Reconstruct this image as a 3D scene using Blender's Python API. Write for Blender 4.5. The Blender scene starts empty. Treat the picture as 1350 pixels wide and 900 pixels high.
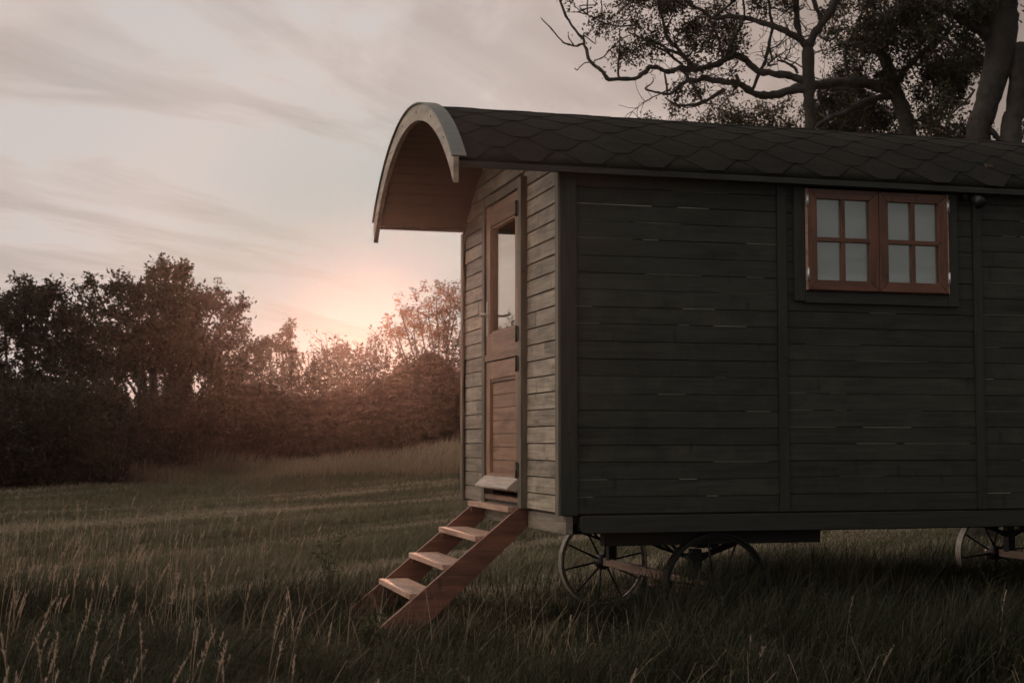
import bpy, math, random
import numpy as np
from mathutils import Vector
random.seed(7); rng = np.random.default_rng(11)
S = bpy.context.scene; COL = S.collection
rad = math.radians
GZ = -0.12                                   # ground level beside the hut (hut corner = origin)

# ------------------------------------------------------------------ camera frame
CAM = np.array([-2.5543, -8.2171, 1.0910])
PITCH, YAW, FPX = rad(3.972), rad(15.32), 1930.0
Rv = np.array([math.cos(YAW), -math.sin(YAW), 0.0])
Fh = np.array([math.sin(YAW), math.cos(YAW), 0.0])
Fv = Fh*math.cos(PITCH) + np.array([0, 0, math.sin(PITCH)])
Uv = np.cross(Rv, Fv)
def W(px, py, d):
    """world point seen at a photograph position, at distance d along the view"""
    return CAM + (Rv*(px-675)/FPX - Uv*(py-450)/FPX + Fv)*d
def LD(l, d):
    """ground position from lateral offset l and forward distance d of the viewpoint"""
    return CAM[0]+Rv[0]*l+Fh[0]*d, CAM[1]+Rv[1]*l+Fh[1]*d

def vnoise(x, y, seed=0):
    x = np.asarray(x, float); y = np.asarray(y, float)
    xi = np.floor(x).astype(np.int64); yi = np.floor(y).astype(np.int64)
    fx = x-xi; fy = y-yi; fx = fx*fx*(3-2*fx); fy = fy*fy*(3-2*fy)
    def h(a, b):
        n = (a*374761393 + b*668265263 + seed*974711) & 0x7fffffff
        n = ((n ^ (n >> 13))*1274126177) & 0x7fffffff
        return ((n ^ (n >> 16)) & 0xffff)/65535.0
    return (h(xi, yi)*(1-fx)+h(xi+1, yi)*fx)*(1-fy) + (h(xi, yi+1)*(1-fx)+h(xi+1, yi+1)*fx)*fy

def ground_z(x, y):
    x = np.asarray(x, float); y = np.asarray(y, float)
    dx = x-CAM[0]; dy = y-CAM[1]
    d = dx*Fh[0]+dy*Fh[1]; l = dx*Rv[0]+dy*Rv[1]
    t = np.clip(d-12, 0, 34)
    z = GZ + 0.018*t*t/(t+4)
    z = z + 0.05*(vnoise(x*.45, y*.45, 3)-.5)*np.clip(d/6, 0, 1) + 0.03*(vnoise(x*1.3, y*1.3, 5)-.5)
    z = z + (0.14*(vnoise(x*.16, y*.16, 9)-.5)+0.05*(vnoise((d-1.6*l)*.7, l*.1, 8)-.5))*np.clip((d-11)/6, 0, 1)
    return z

# ------------------------------------------------------------------ materials
def newmat(name):
    m = bpy.data.materials.new(name); m.use_nodes = True
    nt = m.node_tree; b = nt.nodes['Principled BSDF']
    return m, nt, b
def N(nt, typ, **kw):
    n = nt.nodes.new(typ)
    for k, v in kw.items():
        if k in n.inputs: n.inputs[k].default_value = v
        else: setattr(n, k, v)
    return n
def ramp(nt, stops):
    r = nt.nodes.new('ShaderNodeValToRGB'); e = r.color_ramp.elements
    while len(e) < len(stops): e.new(0.5)
    for el, (p, c) in zip(e, stops): el.position = p; el.color = (*c, 1) if len(c) == 3 else c
    return r
def mixc(nt, fac, a, b, mode='MIX'):
    m = nt.nodes.new('ShaderNodeMix'); m.data_type = 'RGBA'; m.blend_type = mode
    for s, v in ((m.inputs[0], fac), (m.inputs[6], a), (m.inputs[7], b)):
        if hasattr(v, 'is_output'): nt.links.new(v, s)
        elif isinstance(v, (int, float)): s.default_value = v
        else: s.default_value = (*v, 1)
    return m.outputs[2]

def wood(name, light, dark, axis=0, rough=.6, bump=.35, stain=None, stain_amt=.5, tint=.35, spec=.5, grain=1.0):
    m, nt, b = newmat(name); L = nt.links
    tc = N(nt, 'ShaderNodeTexCoord')
    at = N(nt, 'ShaderNodeAttribute', attribute_name='v')
    off = N(nt, 'ShaderNodeVectorMath', operation='MULTIPLY_ADD')
    comb = N(nt, 'ShaderNodeCombineXYZ')
    for i in range(3): L.new(at.outputs['Fac'], comb.inputs[i])
    L.new(comb.outputs[0], off.inputs[0]); off.inputs[1].default_value = (13.7, 9.1, 7.3)
    L.new(tc.outputs['Object'], off.inputs[2])
    sc = [42, 42, 42]; sc[axis] = 2.2
    mp = N(nt, 'ShaderNodeMapping'); mp.inputs['Scale'].default_value = sc
    L.new(off.outputs[0], mp.inputs['Vector'])
    g = N(nt, 'ShaderNodeTexNoise', Scale=1.0*grain, Detail=5.0, Roughness=.65, Distortion=.6); L.new(mp.outputs[0], g.inputs['Vector'])
    sc2 = [9, 9, 9]; sc2[axis] = 1.6
    mp2 = N(nt, 'ShaderNodeMapping'); mp2.inputs['Scale'].default_value = sc2; L.new(off.outputs[0], mp2.inputs['Vector'])
    k = N(nt, 'ShaderNodeTexNoise', Scale=1.0, Detail=3.0, Distortion=1.5); L.new(mp2.outputs[0], k.inputs['Vector'])
    gr = ramp(nt, [(.35, (0, 0, 0)), (.68, (1, 1, 1))]); L.new(g.outputs['Fac'], gr.inputs[0])
    c = mixc(nt, gr.outputs[0], dark, light)
    kr = ramp(nt, [(.3, (.45, .45, .45)), (.5, (1, 1, 1)), (.75, (1.25, 1.22, 1.18))]); L.new(k.outputs['Fac'], kr.inputs[0])
    c = mixc(nt, .7, c, kr.outputs[0], 'MULTIPLY')
    if stain:
        v = N(nt, 'ShaderNodeTexNoise', Scale=5.5, Detail=6.0, Roughness=.7); L.new(off.outputs[0], v.inputs['Vector'])
        vr = ramp(nt, [(.5, (0, 0, 0)), (.66, (1, 1, 1))]); L.new(v.outputs['Fac'], vr.inputs[0])
        mul = N(nt, 'ShaderNodeMath', operation='MULTIPLY'); L.new(vr.outputs[0], mul.inputs[0]); mul.inputs[1].default_value = stain_amt
        c = mixc(nt, mul.outputs[0], c, stain)
        sm = N(nt, 'ShaderNodeVectorMath', operation='MULTIPLY'); L.new(off.outputs[0], sm.inputs[0]); s3 = [16, 16, 16]; s3[2] = 4 if axis != 2 else 16; sm.inputs[1].default_value = s3
        kn = N(nt, 'ShaderNodeTexVoronoi', Scale=.55); L.new(sm.outputs[0], kn.inputs['Vector'])
        knr = ramp(nt, [(.06, (1, 1, 1)), (.16, (0, 0, 0))]); L.new(kn.outputs['Distance'], knr.inputs[0])
        mul2 = N(nt, 'ShaderNodeMath', operation='MULTIPLY'); L.new(knr.outputs[0], mul2.inputs[0]); mul2.inputs[1].default_value = .75
        c = mixc(nt, mul2.outputs[0], c, tuple(q*.4 for q in dark))
    hv = N(nt, 'ShaderNodeMapRange'); L.new(at.outputs['Fac'], hv.inputs[0]); hv.inputs[3].default_value = 1-tint; hv.inputs[4].default_value = 1+tint
    vv = N(nt, 'ShaderNodeVectorMath', operation='SCALE'); L.new(c, vv.inputs[0]); L.new(hv.outputs[0], vv.inputs['Scale'])
    L.new(vv.outputs[0], b.inputs['Base Color'])
    b.inputs['Roughness'].default_value = rough
    b.inputs['Specular IOR Level'].default_value = spec
    bp = N(nt, 'ShaderNodeBump', Strength=bump, Distance=.004); L.new(g.outputs['Fac'], bp.inputs['Height'])
    L.new(bp.outputs[0], b.inputs['Normal'])
    return m

def plain(name, c1, c2=None, scale=8, rough=.6, metal=0, spec=.5, bump=.2, bdist=.01, detail=4):
    m, nt, b = newmat(name); L = nt.links
    tc = N(nt, 'ShaderNodeTexCoord'); n = N(nt, 'ShaderNodeTexNoise', Scale=scale, Detail=float(detail), Roughness=.65)
    L.new(tc.outputs['Object'], n.inputs['Vector'])
    r = ramp(nt, [(.35, c1), (.68, c2 or tuple(x*.7 for x in c1))]); L.new(n.outputs['Fac'], r.inputs[0])
    L.new(r.outputs[0], b.inputs['Base Color'])
    b.inputs['Roughness'].default_value = rough; b.inputs['Metallic'].default_value = metal
    b.inputs['Specular IOR Level'].default_value = spec
    bp = N(nt, 'ShaderNodeBump', Strength=bump, Distance=bdist); L.new(n.outputs['Fac'], bp.inputs['Height']); L.new(bp.outputs[0], b.inputs['Normal'])
    return m

def leafmat(name, c1, c2, trans=.35, rough=.55, scale=.8):
    m, nt, b = newmat(name); L = nt.links
    at = N(nt, 'ShaderNodeAttribute', attribute_name='v')
    c = mixc(nt, at.outputs['Fac'], c1, c2)
    L.new(c, b.inputs['Base Color']); b.inputs['Roughness'].default_value = rough
    b.inputs['Specular IOR Level'].default_value = .3
    t = N(nt, 'ShaderNodeBsdfTranslucent'); L.new(c, t.inputs['Color'])
    mx = N(nt, 'ShaderNodeMixShader', Fac=trans); L.new(b.outputs[0], mx.inputs[1]); L.new(t.outputs[0], mx.inputs[2])
    L.new(mx.outputs[0], nt.nodes['Material Output'].inputs['Surface'])
    return m

M = {}
M['side'] = wood('dark_green_boards', (.036, .039, .028), (.018, .020, .014), axis=0, rough=.62, bump=.5, stain=(.056, .050, .036), stain_amt=.55, tint=.2)
M['trim'] = wood('dark_green_trim', (.036, .037, .028), (.021, .022, .0165), axis=2, rough=.6, bump=.3, stain=(.04, .04, .03), stain_amt=.3, tint=.1)
M['trimx'] = wood('dark_green_rail', (.035, .036, .028), (.021, .022, .017), axis=0, rough=.6, bump=.3, tint=.1)
M['front'] = wood('weathered_lit_boards', (.36, .295, .225), (.145, .115, .085), axis=1, rough=.5, bump=.8, stain=(.42, .35, .27), stain_amt=.55, tint=.22)  # weathered green paint, lightened in colour for the sky light grazing it
M['front_trim'] = wood('weathered_lit_trim', (.16, .135, .098), (.085, .07, .05), axis=2, rough=.5, bump=.4, stain=(.09, .08, .055), stain_amt=.4, tint=.1)  # front trim lightened likewise, sky light put into its colour
M['door'] = wood('orange_brown_door', (.33, .185, .12), (.18, .095, .06), axis=2, rough=.45, bump=.35, stain=(.40, .22, .13), stain_amt=.3, tint=.12)
M['doory'] = wood('orange_brown_rail', (.34, .20, .135), (.19, .105, .068), axis=1, rough=.45, bump=.35, stain=(.40, .22, .13), stain_amt=.35, tint=.15)
M['drip'] = wood('bleached_drip_board', (.5, .42, .35), (.3, .24, .2), axis=1, rough=.6, bump=.5, tint=.1)
M['steps'] = wood('reddish_step_wood', (.26, .105, .065), (.13, .055, .036), axis=0, rough=.55, bump=.3, stain=(.16, .08, .05), stain_amt=.4, tint=.1)
M['tread'] = wood('worn_tread_wood', (.58, .38, .29), (.36, .21, .15), axis=1, rough=.5, bump=.35, stain=(.5, .38, .3), stain_amt=.4, tint=.15)
M['sash'] = wood('varnished_sash', (.19, .078, .046), (.105, .043, .026), axis=0, rough=.42, bump=.2, stain=(.26, .1, .05), stain_amt=.3, tint=.12)
M['sashz'] = wood('varnished_sash_upright', (.19, .078, .046), (.105, .043, .026), axis=2, rough=.42, bump=.2, stain=(.26, .1, .05), stain_amt=.3, tint=.12)
M['bare'] = wood('pale_board_strip', (.34, .32, .25), (.15, .14, .11), axis=0, rough=.7, bump=.2, tint=.55)
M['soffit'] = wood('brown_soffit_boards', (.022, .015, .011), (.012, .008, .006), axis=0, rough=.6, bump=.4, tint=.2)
M['barge'] = wood('pale_barge_board', (.42, .36, .29), (.26, .22, .175), axis=1, rough=.55, bump=.4, stain=(.2, .15, .11), stain_amt=.6, tint=.15)
M['endbeam'] = wood('pale_end_beam', (.27, .22, .17), (.15, .12, .09), axis=1, rough=.7, bump=.5, stain=(.12, .09, .07), stain_amt=.5)
M['chassis'] = plain('dark_chassis', (.022, .02, .017), (.012, .011, .01), 14, .7)
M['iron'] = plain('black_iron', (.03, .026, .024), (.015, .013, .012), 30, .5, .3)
M['tyre'] = plain('pale_wheel_rim', (.46, .40, .34), (.28, .23, .19), 22, .45, .25, bump=.3)
M['metalstrip'] = plain('grey_green_metal', (.15, .17, .155), (.11, .125, .115), 20, .45, .35, bump=.1)
M['hinge'] = plain('bright_zinc', (.75, .75, .74), (.6, .6, .58), 30, .35, .8, bump=.05)
M['darkmetal'] = plain('dark_hinge', (.06, .045, .035), (.03, .022, .018), 30, .5, .5)
M['handle'] = plain('satin_steel', (.6, .55, .5), (.5, .45, .4), 30, .4, .8, bump=.05)
M['lamp'] = plain('black_plastic', (.014, .014, .013), (.01, .01, .01), 30, .5)
M['inside'] = plain('hut_lining', (.09, .06, .04), (.06, .04, .03), 6, .8)

m, nt, b = newmat('roof_felt'); L = nt.links
tc = N(nt, 'ShaderNodeTexCoord'); n1 = N(nt, 'ShaderNodeTexNoise', Scale=230.0, Detail=2.0); L.new(tc.outputs['Object'], n1.inputs['Vector'])
n2 = N(nt, 'ShaderNodeTexNoise', Scale=3.0, Detail=5.0, Roughness=.7); L.new(tc.outputs['Object'], n2.inputs['Vector'])
at = N(nt, 'ShaderNodeAttribute', attribute_name='v')
r1 = ramp(nt, [(.35, (.008, .008, .007)), (.72, (.036, .034, .030))]); L.new(n1.outputs['Fac'], r1.inputs[0])
r2 = ramp(nt, [(.35, (.7, .72, .68)), (.7, (1.15, 1.12, 1.05))]); L.new(n2.outputs['Fac'], r2.inputs[0])
c = mixc(nt, 1.0, r1.outputs[0], r2.outputs[0], 'MULTIPLY')
hv = N(nt, 'ShaderNodeMapRange'); L.new(at.outputs['Fac'], hv.inputs[0]); hv.inputs[3].default_value = .88; hv.inputs[4].default_value = 1.12
vv = N(nt, 'ShaderNodeVectorMath', operation='SCALE'); L.new(c, vv.inputs[0]); L.new(hv.outputs[0], vv.inputs['Scale'])
L.new(vv.outputs[0], b.inputs['Base Color']); b.inputs['Roughness'].default_value = .9; b.inputs['Specular IOR Level'].default_value = .12
bp = N(nt, 'ShaderNodeBump', Strength=.5, Distance=.003); L.new(n1.outputs['Fac'], bp.inputs['Height']); L.new(bp.outputs[0], b.inputs['Normal'])
M['roof'] = m

def glass(name, refl, bmp=.06):
    m, nt, b = newmat(name); L = nt.links
    g = N(nt, 'ShaderNodeBsdfGlossy', Roughness=.015); g.inputs['Color'].default_value = (.95, .95, .93, 1)
    t = N(nt, 'ShaderNodeBsdfTransparent'); t.inputs['Color'].default_value = (.9, .92, .9, 1)
    fr = N(nt, 'ShaderNodeFresnel', IOR=1.52)
    mr = N(nt, 'ShaderNodeMapRange'); L.new(fr.outputs[0], mr.inputs[0]); mr.inputs[1].default_value = 0; mr.inputs[2].default_value = .35
    mr.inputs[3].default_value = refl[0]; mr.inputs[4].default_value = refl[1]
    nz = N(nt, 'ShaderNodeTexNoise', Scale=1.6, Detail=1.0); tc = N(nt, 'ShaderNodeTexCoord'); L.new(tc.outputs['Object'], nz.inputs['Vector'])
    bp = N(nt, 'ShaderNodeBump', Strength=bmp, Distance=.01); L.new(nz.outputs['Fac'], bp.inputs['Height']); L.new(bp.outputs[0], g.inputs['Normal'])
    mx = N(nt, 'ShaderNodeMixShader'); L.new(mr.outputs[0], mx.inputs[0]); L.new(t.outputs[0], mx.inputs[1]); L.new(g.outputs[0], mx.inputs[2])
    L.new(mx.outputs[0], nt.nodes['Material Output'].inputs['Surface']); return m
M['glass'] = glass('window_glass', (.12, .6)); M['doorglass'] = glass('coated_door_glass', (.15, .95), .0)
M['blind'] = plain('pale_window_blind', (.84, .85, .81), (.78, .79, .75), 2.5, .8, bump=.02)

m, nt, b = newmat('meadow_soil'); L = nt.links
tc = N(nt, 'ShaderNodeTexCoord')
n1 = N(nt, 'ShaderNodeTexNoise', Scale=.35, Detail=6.0, Roughness=.6); L.new(tc.outputs['Object'], n1.inputs['Vector'])
n2 = N(nt, 'ShaderNodeTexNoise', Scale=14.0, Detail=6.0, Roughness=.75); L.new(tc.outputs['Object'], n2.inputs['Vector'])
r1 = ramp(nt, [(.35, (.060, .062, .030)), (.5, (.10, .085, .05)), (.68, (.15, .12, .078))]); L.new(n1.outputs['Fac'], r1.inputs[0])
r2 = ramp(nt, [(.3, (.45, .45, .42)), (.7, (1.25, 1.22, 1.15))]); L.new(n2.outputs['Fac'], r2.inputs[0])
L.new(mixc(nt, 1.0, r1.outputs[0], r2.outputs[0], 'MULTIPLY'), b.inputs['Base Color'])
b.inputs['Roughness'].default_value = 1; b.inputs['Specular IOR Level'].default_value = .1
bp = N(nt, 'ShaderNodeBump', Strength=1.0, Distance=.06); L.new(n2.outputs['Fac'], bp.inputs['Height']); L.new(bp.outputs[0], b.inputs['Normal'])
M['soil'] = m
M['bark'] = plain('tree_bark', (.058, .049, .040), (.022, .019, .016), 9, .9, bump=1.0, bdist=.03, detail=6)
M['palebark'] = plain('bleached_branch_bark', (.2, .17, .14), (.09, .075, .062), 9, .9, bump=1.0, bdist=.03, detail=6)
M['leaf'] = leafmat('dark_leaves', (.018, .021, .009), (.050, .046, .020))
M['leafwarm'] = leafmat('thin_warm_leaves', (.07, .05, .022), (.16, .09, .04), trans=.5)
M['hedge'] = leafmat('hedge_leaves', (.020, .022, .010), (.062, .050, .026), trans=.3)
M['grass'] = leafmat('meadow_grass', (.018, .023, .010), (.072, .066, .032), trans=.3, rough=.6)
M['shortgrass'] = leafmat('mown_grass', (.115, .108, .060), (.33, .275, .195), trans=.3, rough=.6)
M['dry'] = leafmat('dry_grass', (.30, .22, .15), (.62, .48, .37), trans=.35, rough=.6)
M['hedgegrass'] = leafmat('bleached_grass', (.20, .165, .10), (.55, .43, .31), trans=.3, rough=.6)
M['weed'] = leafmat('weed_leaves', (.05, .06, .026), (.11, .10, .05), trans=.3)

# ------------------------------------------------------------------ object helpers
def tag(o, label=None, cat=None, group=None, kind=None):
    for k, v in (('label', label), ('category', cat), ('group', group), ('kind', kind)):
        if v: o[k] = v
    return o
def empty(name, loc=(0, 0, 0)):
    o = bpy.data.objects.new(name, None); o.location = loc; COL.objects.link(o); return o
def link(name, me, parent=None):
    o = bpy.data.objects.new(name, me); COL.objects.link(o)
    if parent: o.parent = parent
    return o

class MB:
    def __init__(s): s.v = []; s.f = []; s.m = []; s.a = []; s.sm = []
    def add(s, vs, fs, mi=0, r=None, smooth=False):
        o = len(s.v); s.v += [tuple(map(float, p)) for p in vs]; r = random.random() if r is None else r
        for f in fs: s.f.append([i+o for i in f]); s.m.append(mi); s.a.append(r); s.sm.append(smooth)
    def box(s, x0, x1, y0, y1, z0, z1, mi=0, r=None):
        if x0 > x1: x0, x1 = x1, x0
        if y0 > y1: y0, y1 = y1, y0
        if z0 > z1: z0, z1 = z1, z0
        v = [(x0, y0, z0), (x1, y0, z0), (x1, y1, z0), (x0, y1, z0), (x0, y0, z1), (x1, y0, z1), (x1, y1, z1), (x0, y1, z1)]
        s.add(v, [(3, 2, 1, 0), (4, 5, 6, 7), (0, 1, 5, 4), (1, 2, 6, 5), (2, 3, 7, 6), (3, 0, 4, 7)], mi, r)
    def prism(s, poly, axis, a0, a1, mi=0, r=None):
        n = len(poly)
        def P(p, a):
            q = list(p); q.insert(axis, a); return q
        v = [P(p, a0) for p in poly]+[P(p, a1) for p in poly]
        f = [list(range(n))[::-1], list(range(n, 2*n))]+[(i, (i+1) % n, n+(i+1) % n, n+i) for i in range(n)]
        s.add(v, f, mi, r)
    def tube(s, pts, rs, n=8, mi=0, r=None, caps=True):
        pts = [np.array(p, float) for p in pts]; vs = []; fs = []
        if not hasattr(rs, '__len__'): rs = [rs]*len(pts)
        up = None
        for i, p in enumerate(pts):
            t = pts[min(i+1, len(pts)-1)]-pts[max(i-1, 0)]; t = t/(np.linalg.norm(t)+1e-9)
            if up is None:
                up = np.array([0, 0, 1.]) if abs(t[2]) < .9 else np.array([1., 0, 0])
            a = np.cross(t, up); a /= np.linalg.norm(a)+1e-9; b_ = np.cross(a, t); up = b_
            for k in range(n):
                an = 2*math.pi*k/n; vs.append(p+rs[i]*(a*math.cos(an)+b_*math.sin(an)))
        for i in range(len(pts)-1):
            for k in range(n):
                k2 = (k+1) % n; fs.append((i*n+k, i*n+k2, (i+1)*n+k2, (i+1)*n+k))
        if caps: fs.append(list(range(n))[::-1]); fs.append([(len(pts)-1)*n+k for k in range(n)])
        s.add(vs, fs, mi, r, True)
    def build(s, name, mats, parent=None, bevel=0):
        me = bpy.data.meshes.new(name); me.from_pydata(s.v, [], s.f)
        if not isinstance(mats, (list, tuple)): mats = [mats]
        for m_ in mats: me.materials.append(m_)
        me.polygons.foreach_set('material_index', s.m); me.polygons.foreach_set('use_smooth', s.sm)
        a = me.attributes.new('v', 'FLOAT', 'FACE'); a.data.foreach_set('value', s.a)
        me.update(); o = link(name, me, parent)
        if bevel:
            md = o.modifiers.new('b', 'BEVEL'); md.width = bevel; md.segments = 2; md.limit_method = 'ANGLE'; md.angle_limit = rad(40)
        return o

def pieces(name, boxes, mat, parent, bevel=0):
    for b_ in boxes:
        mb = MB(); mb.box(*b_, 0, random.random()); mb.build(name, mat, parent, bevel)

def npmesh(name, verts, faces_n, loops, vals, mat, parent=None, smooth=False):
    """fast mesh: every face has faces_n corners"""
    nf = len(loops)//faces_n; me = bpy.data.meshes.new(name)
    me.vertices.add(len(verts)); me.vertices.foreach_set('co', verts.astype(np.float32).ravel())
    me.loops.add(len(loops)); me.loops.foreach_set('vertex_index', loops.astype(np.int32))
    me.polygons.add(nf); me.polygons.foreach_set('loop_start', np.arange(nf, dtype=np.int32)*faces_n)
    me.polygons.foreach_set('use_smooth', np.full(nf, smooth))
    me.materials.append(mat); me.update(calc_edges=True)
    a = me.attributes.new('v', 'FLOAT', 'FACE'); a.data.foreach_set('value', vals.astype(np.float32))
    return link(name, me, parent)

def unit(a): return a/(np.linalg.norm(a, axis=-1, keepdims=True)+1e-9)
def leaves(name, P, size, mat, parent=None, val=None, droop=.3, aspect=.45):
    """leaf-sized folded diamonds at the points P"""
    n = len(P); d = unit(rng.normal(size=(n, 3))+np.array([0, 0, -droop])); s = size*(.6+.8*rng.random(n))[:, None]
    q = unit(np.cross(d, rng.normal(size=(n, 3)))); nn = np.cross(d, q)
    w = s*aspect*.5
    a = P; b_ = P+d*s*.45+q*w+nn*s*.08; c_ = P+d*s; e = P+d*s*.45-q*w+nn*s*.08
    V = np.stack([a, b_, c_, e], 1).reshape(-1, 3); base = np.arange(n)*4
    lo = np.stack([base, base+1, base+2, base, base+2, base+3], 1).ravel()
    val = rng.random(n) if val is None else np.clip(val, 0, 1)
    return npmesh(name, V, 3, lo, np.repeat(val, 2), mat, parent)

def blades(name, P, h, w, mat, lean=.35, val=None, parent=None, wind=(.25, 0)):
    n = len(P); an = rng.random(n)*2*math.pi; ln = lean*(rng.random(n)**1.2+.15)
    D = np.stack([np.cos(an)*ln+wind[0], np.sin(an)*ln+wind[1], np.zeros(n)], 1)
    a2 = rng.random(n)*math.pi; Q = np.stack([np.cos(a2), np.sin(a2), np.zeros(n)], 1)
    h = h[:, None]; w = w[:, None]; up = np.array([0, 0, 1.])
    p0 = P; p1 = P+h*(.45*up+D*.18); p2 = P+h*(.8*up+D*.5); p3 = P+h*((1-.25*np.linalg.norm(D, axis=1, keepdims=True))*up+D*.95)
    V = np.stack([p0-Q*w*.5, p0+Q*w*.5, p1-Q*w*.45, p1+Q*w*.45, p2-Q*w*.3, p2+Q*w*.3, p3], 1).reshape(-1, 3)
    b0 = np.arange(n)*7
    lo = np.stack([b0, b0+1, b0+3, b0, b0+3, b0+2, b0+2, b0+3, b0+5, b0+2, b0+5, b0+4, b0+4, b0+5, b0+6], 1).ravel()
    val = rng.random(n) if val is None else np.clip(val, 0, 1)
    return npmesh(name, V, 3, lo, np.repeat(val, 5), mat, parent)

# ================================================================== THE HUT
hut = empty('shepherd_hut', (0, 0, 0))
tag(hut, 'dark green timber shepherd hut on iron wheels with a curved felt roof', 'hut')
HL, HW = 5.35, 2.44
ZF = .68; PITCHB = .1022
YC, ZC, RO = 1.175, 1.4472, 1.8228
def arc(theta, r): return (YC - r*math.sin(theta), ZC + r*math.cos(theta))
TH = math.asin(1.295/1.8228)

# side walls: bays of boards between battens, with the window opening left out
WIN = (1.566, 2.558, 2.028, 2.670)
def side_bay(mb, x0, x1, y, sgn, holes=(), seed=0, ztop=2.80):
    rr = random.Random(seed); z = ZF-.005; first = True
    while z < ztop-.01:
        h = PITCHB*(1+rr.uniform(-.03, .03)); z1 = min(z+h, ztop)
        spans = [(x0, x1)]
        for hx0, hx1, hz0, hz1 in holes:
            if z1 > hz0+.005 and z < hz1-.005: spans = [(x0, hx0), (hx1, x1)]
        for a, b_ in spans:
            if b_-a < .01: continue
            t = rr.uniform(0, .0016); g = .0012+rr.uniform(0, .0022)
            # ship-lap section: bottom edge proud, top rebated behind
            poly = [(y+sgn*.018, z+g), (y-sgn*(.0022+t), z+g), (y-sgn*(.0030+t), z+g+.0022), (y-sgn*(.0010+t), z1-.0016), (y-sgn*t, z1-.0004), (y+sgn*.018, z1-.0004)]
            mb.prism(poly, 0, a, b_, 0, rr.random())
            # thin pale strips set along the board's bottom edge
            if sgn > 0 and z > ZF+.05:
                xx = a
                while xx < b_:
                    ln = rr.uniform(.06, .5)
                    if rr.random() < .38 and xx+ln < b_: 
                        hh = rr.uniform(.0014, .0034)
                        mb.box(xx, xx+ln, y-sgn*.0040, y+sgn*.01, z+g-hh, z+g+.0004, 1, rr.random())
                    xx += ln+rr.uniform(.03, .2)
        z = z1
    return mb
mb = MB()
side_bay(mb, .09, 1.386, 0, 1, seed=1); side_bay(mb, 1.45, 2.754, 0, 1, [(WIN[0], WIN[1], WIN[2], WIN[3])], seed=2)
side_bay(mb, 2.82, 4.12, 0, 1, seed=3); side_bay(mb, 4.19, HL-.09, 0, 1, seed=4)
mb.box(.02, HL-.02, .019, .03, ZF, 2.0, 2); mb.box(.02, 1.56, .019, .03, 2.0, 2.79, 2); mb.box(2.57, HL-.02, .019, .03, 2.0, 2.79, 2)
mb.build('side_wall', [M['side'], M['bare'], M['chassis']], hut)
mb = MB()
for i, (a, b_) in enumerate(((.09, 1.386), (1.45, 2.754), (2.82, 4.12), (4.19, HL-.09))): side_bay(mb, a, b_, HW, -1, seed=11+i)
mb.build('far_side_wall', M['side'], hut)
for x in (1.386, 2.754, 4.12):
    mb = MB(); mb.box(x+.002, x+.062, -.018, .018, ZF-.004, 2.79); mb.build('batten', M['trim'], hut, .002)
    mb = MB(); mb.box(x+.002, x+.062, HW-.018, HW+.018, ZF-.004, 2.79); mb.build('batten', M['trim'], hut, .002)
# corner posts
for (x0, x1, y0, y1) in ((-.014, .088, -.026, .0165), (HL-.088, HL+.014, -.026, .0165), (-.014, .088, HW-.0165, HW+.026), (HL-.088, HL+.014, HW-.0165, HW+.026)):
    mb = MB(); mb.box(x0, x1, y0, y1, ZF-.01, 2.775, 0, .5); mb.build('corner_post', M['trim'], hut, .003)
# thin facing strips that finish the door wall at both corners
for (y0, y1) in ((-.024, .042), (2.398, HW+.024)):
    mb = MB(); mb.box(-.030, -.0145, y0, y1, ZF-.012, 2.78 if y0 < 1 else 2.66, 0, .6); mb.build('corner_facing', M['front_trim'], hut, .002)

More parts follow.
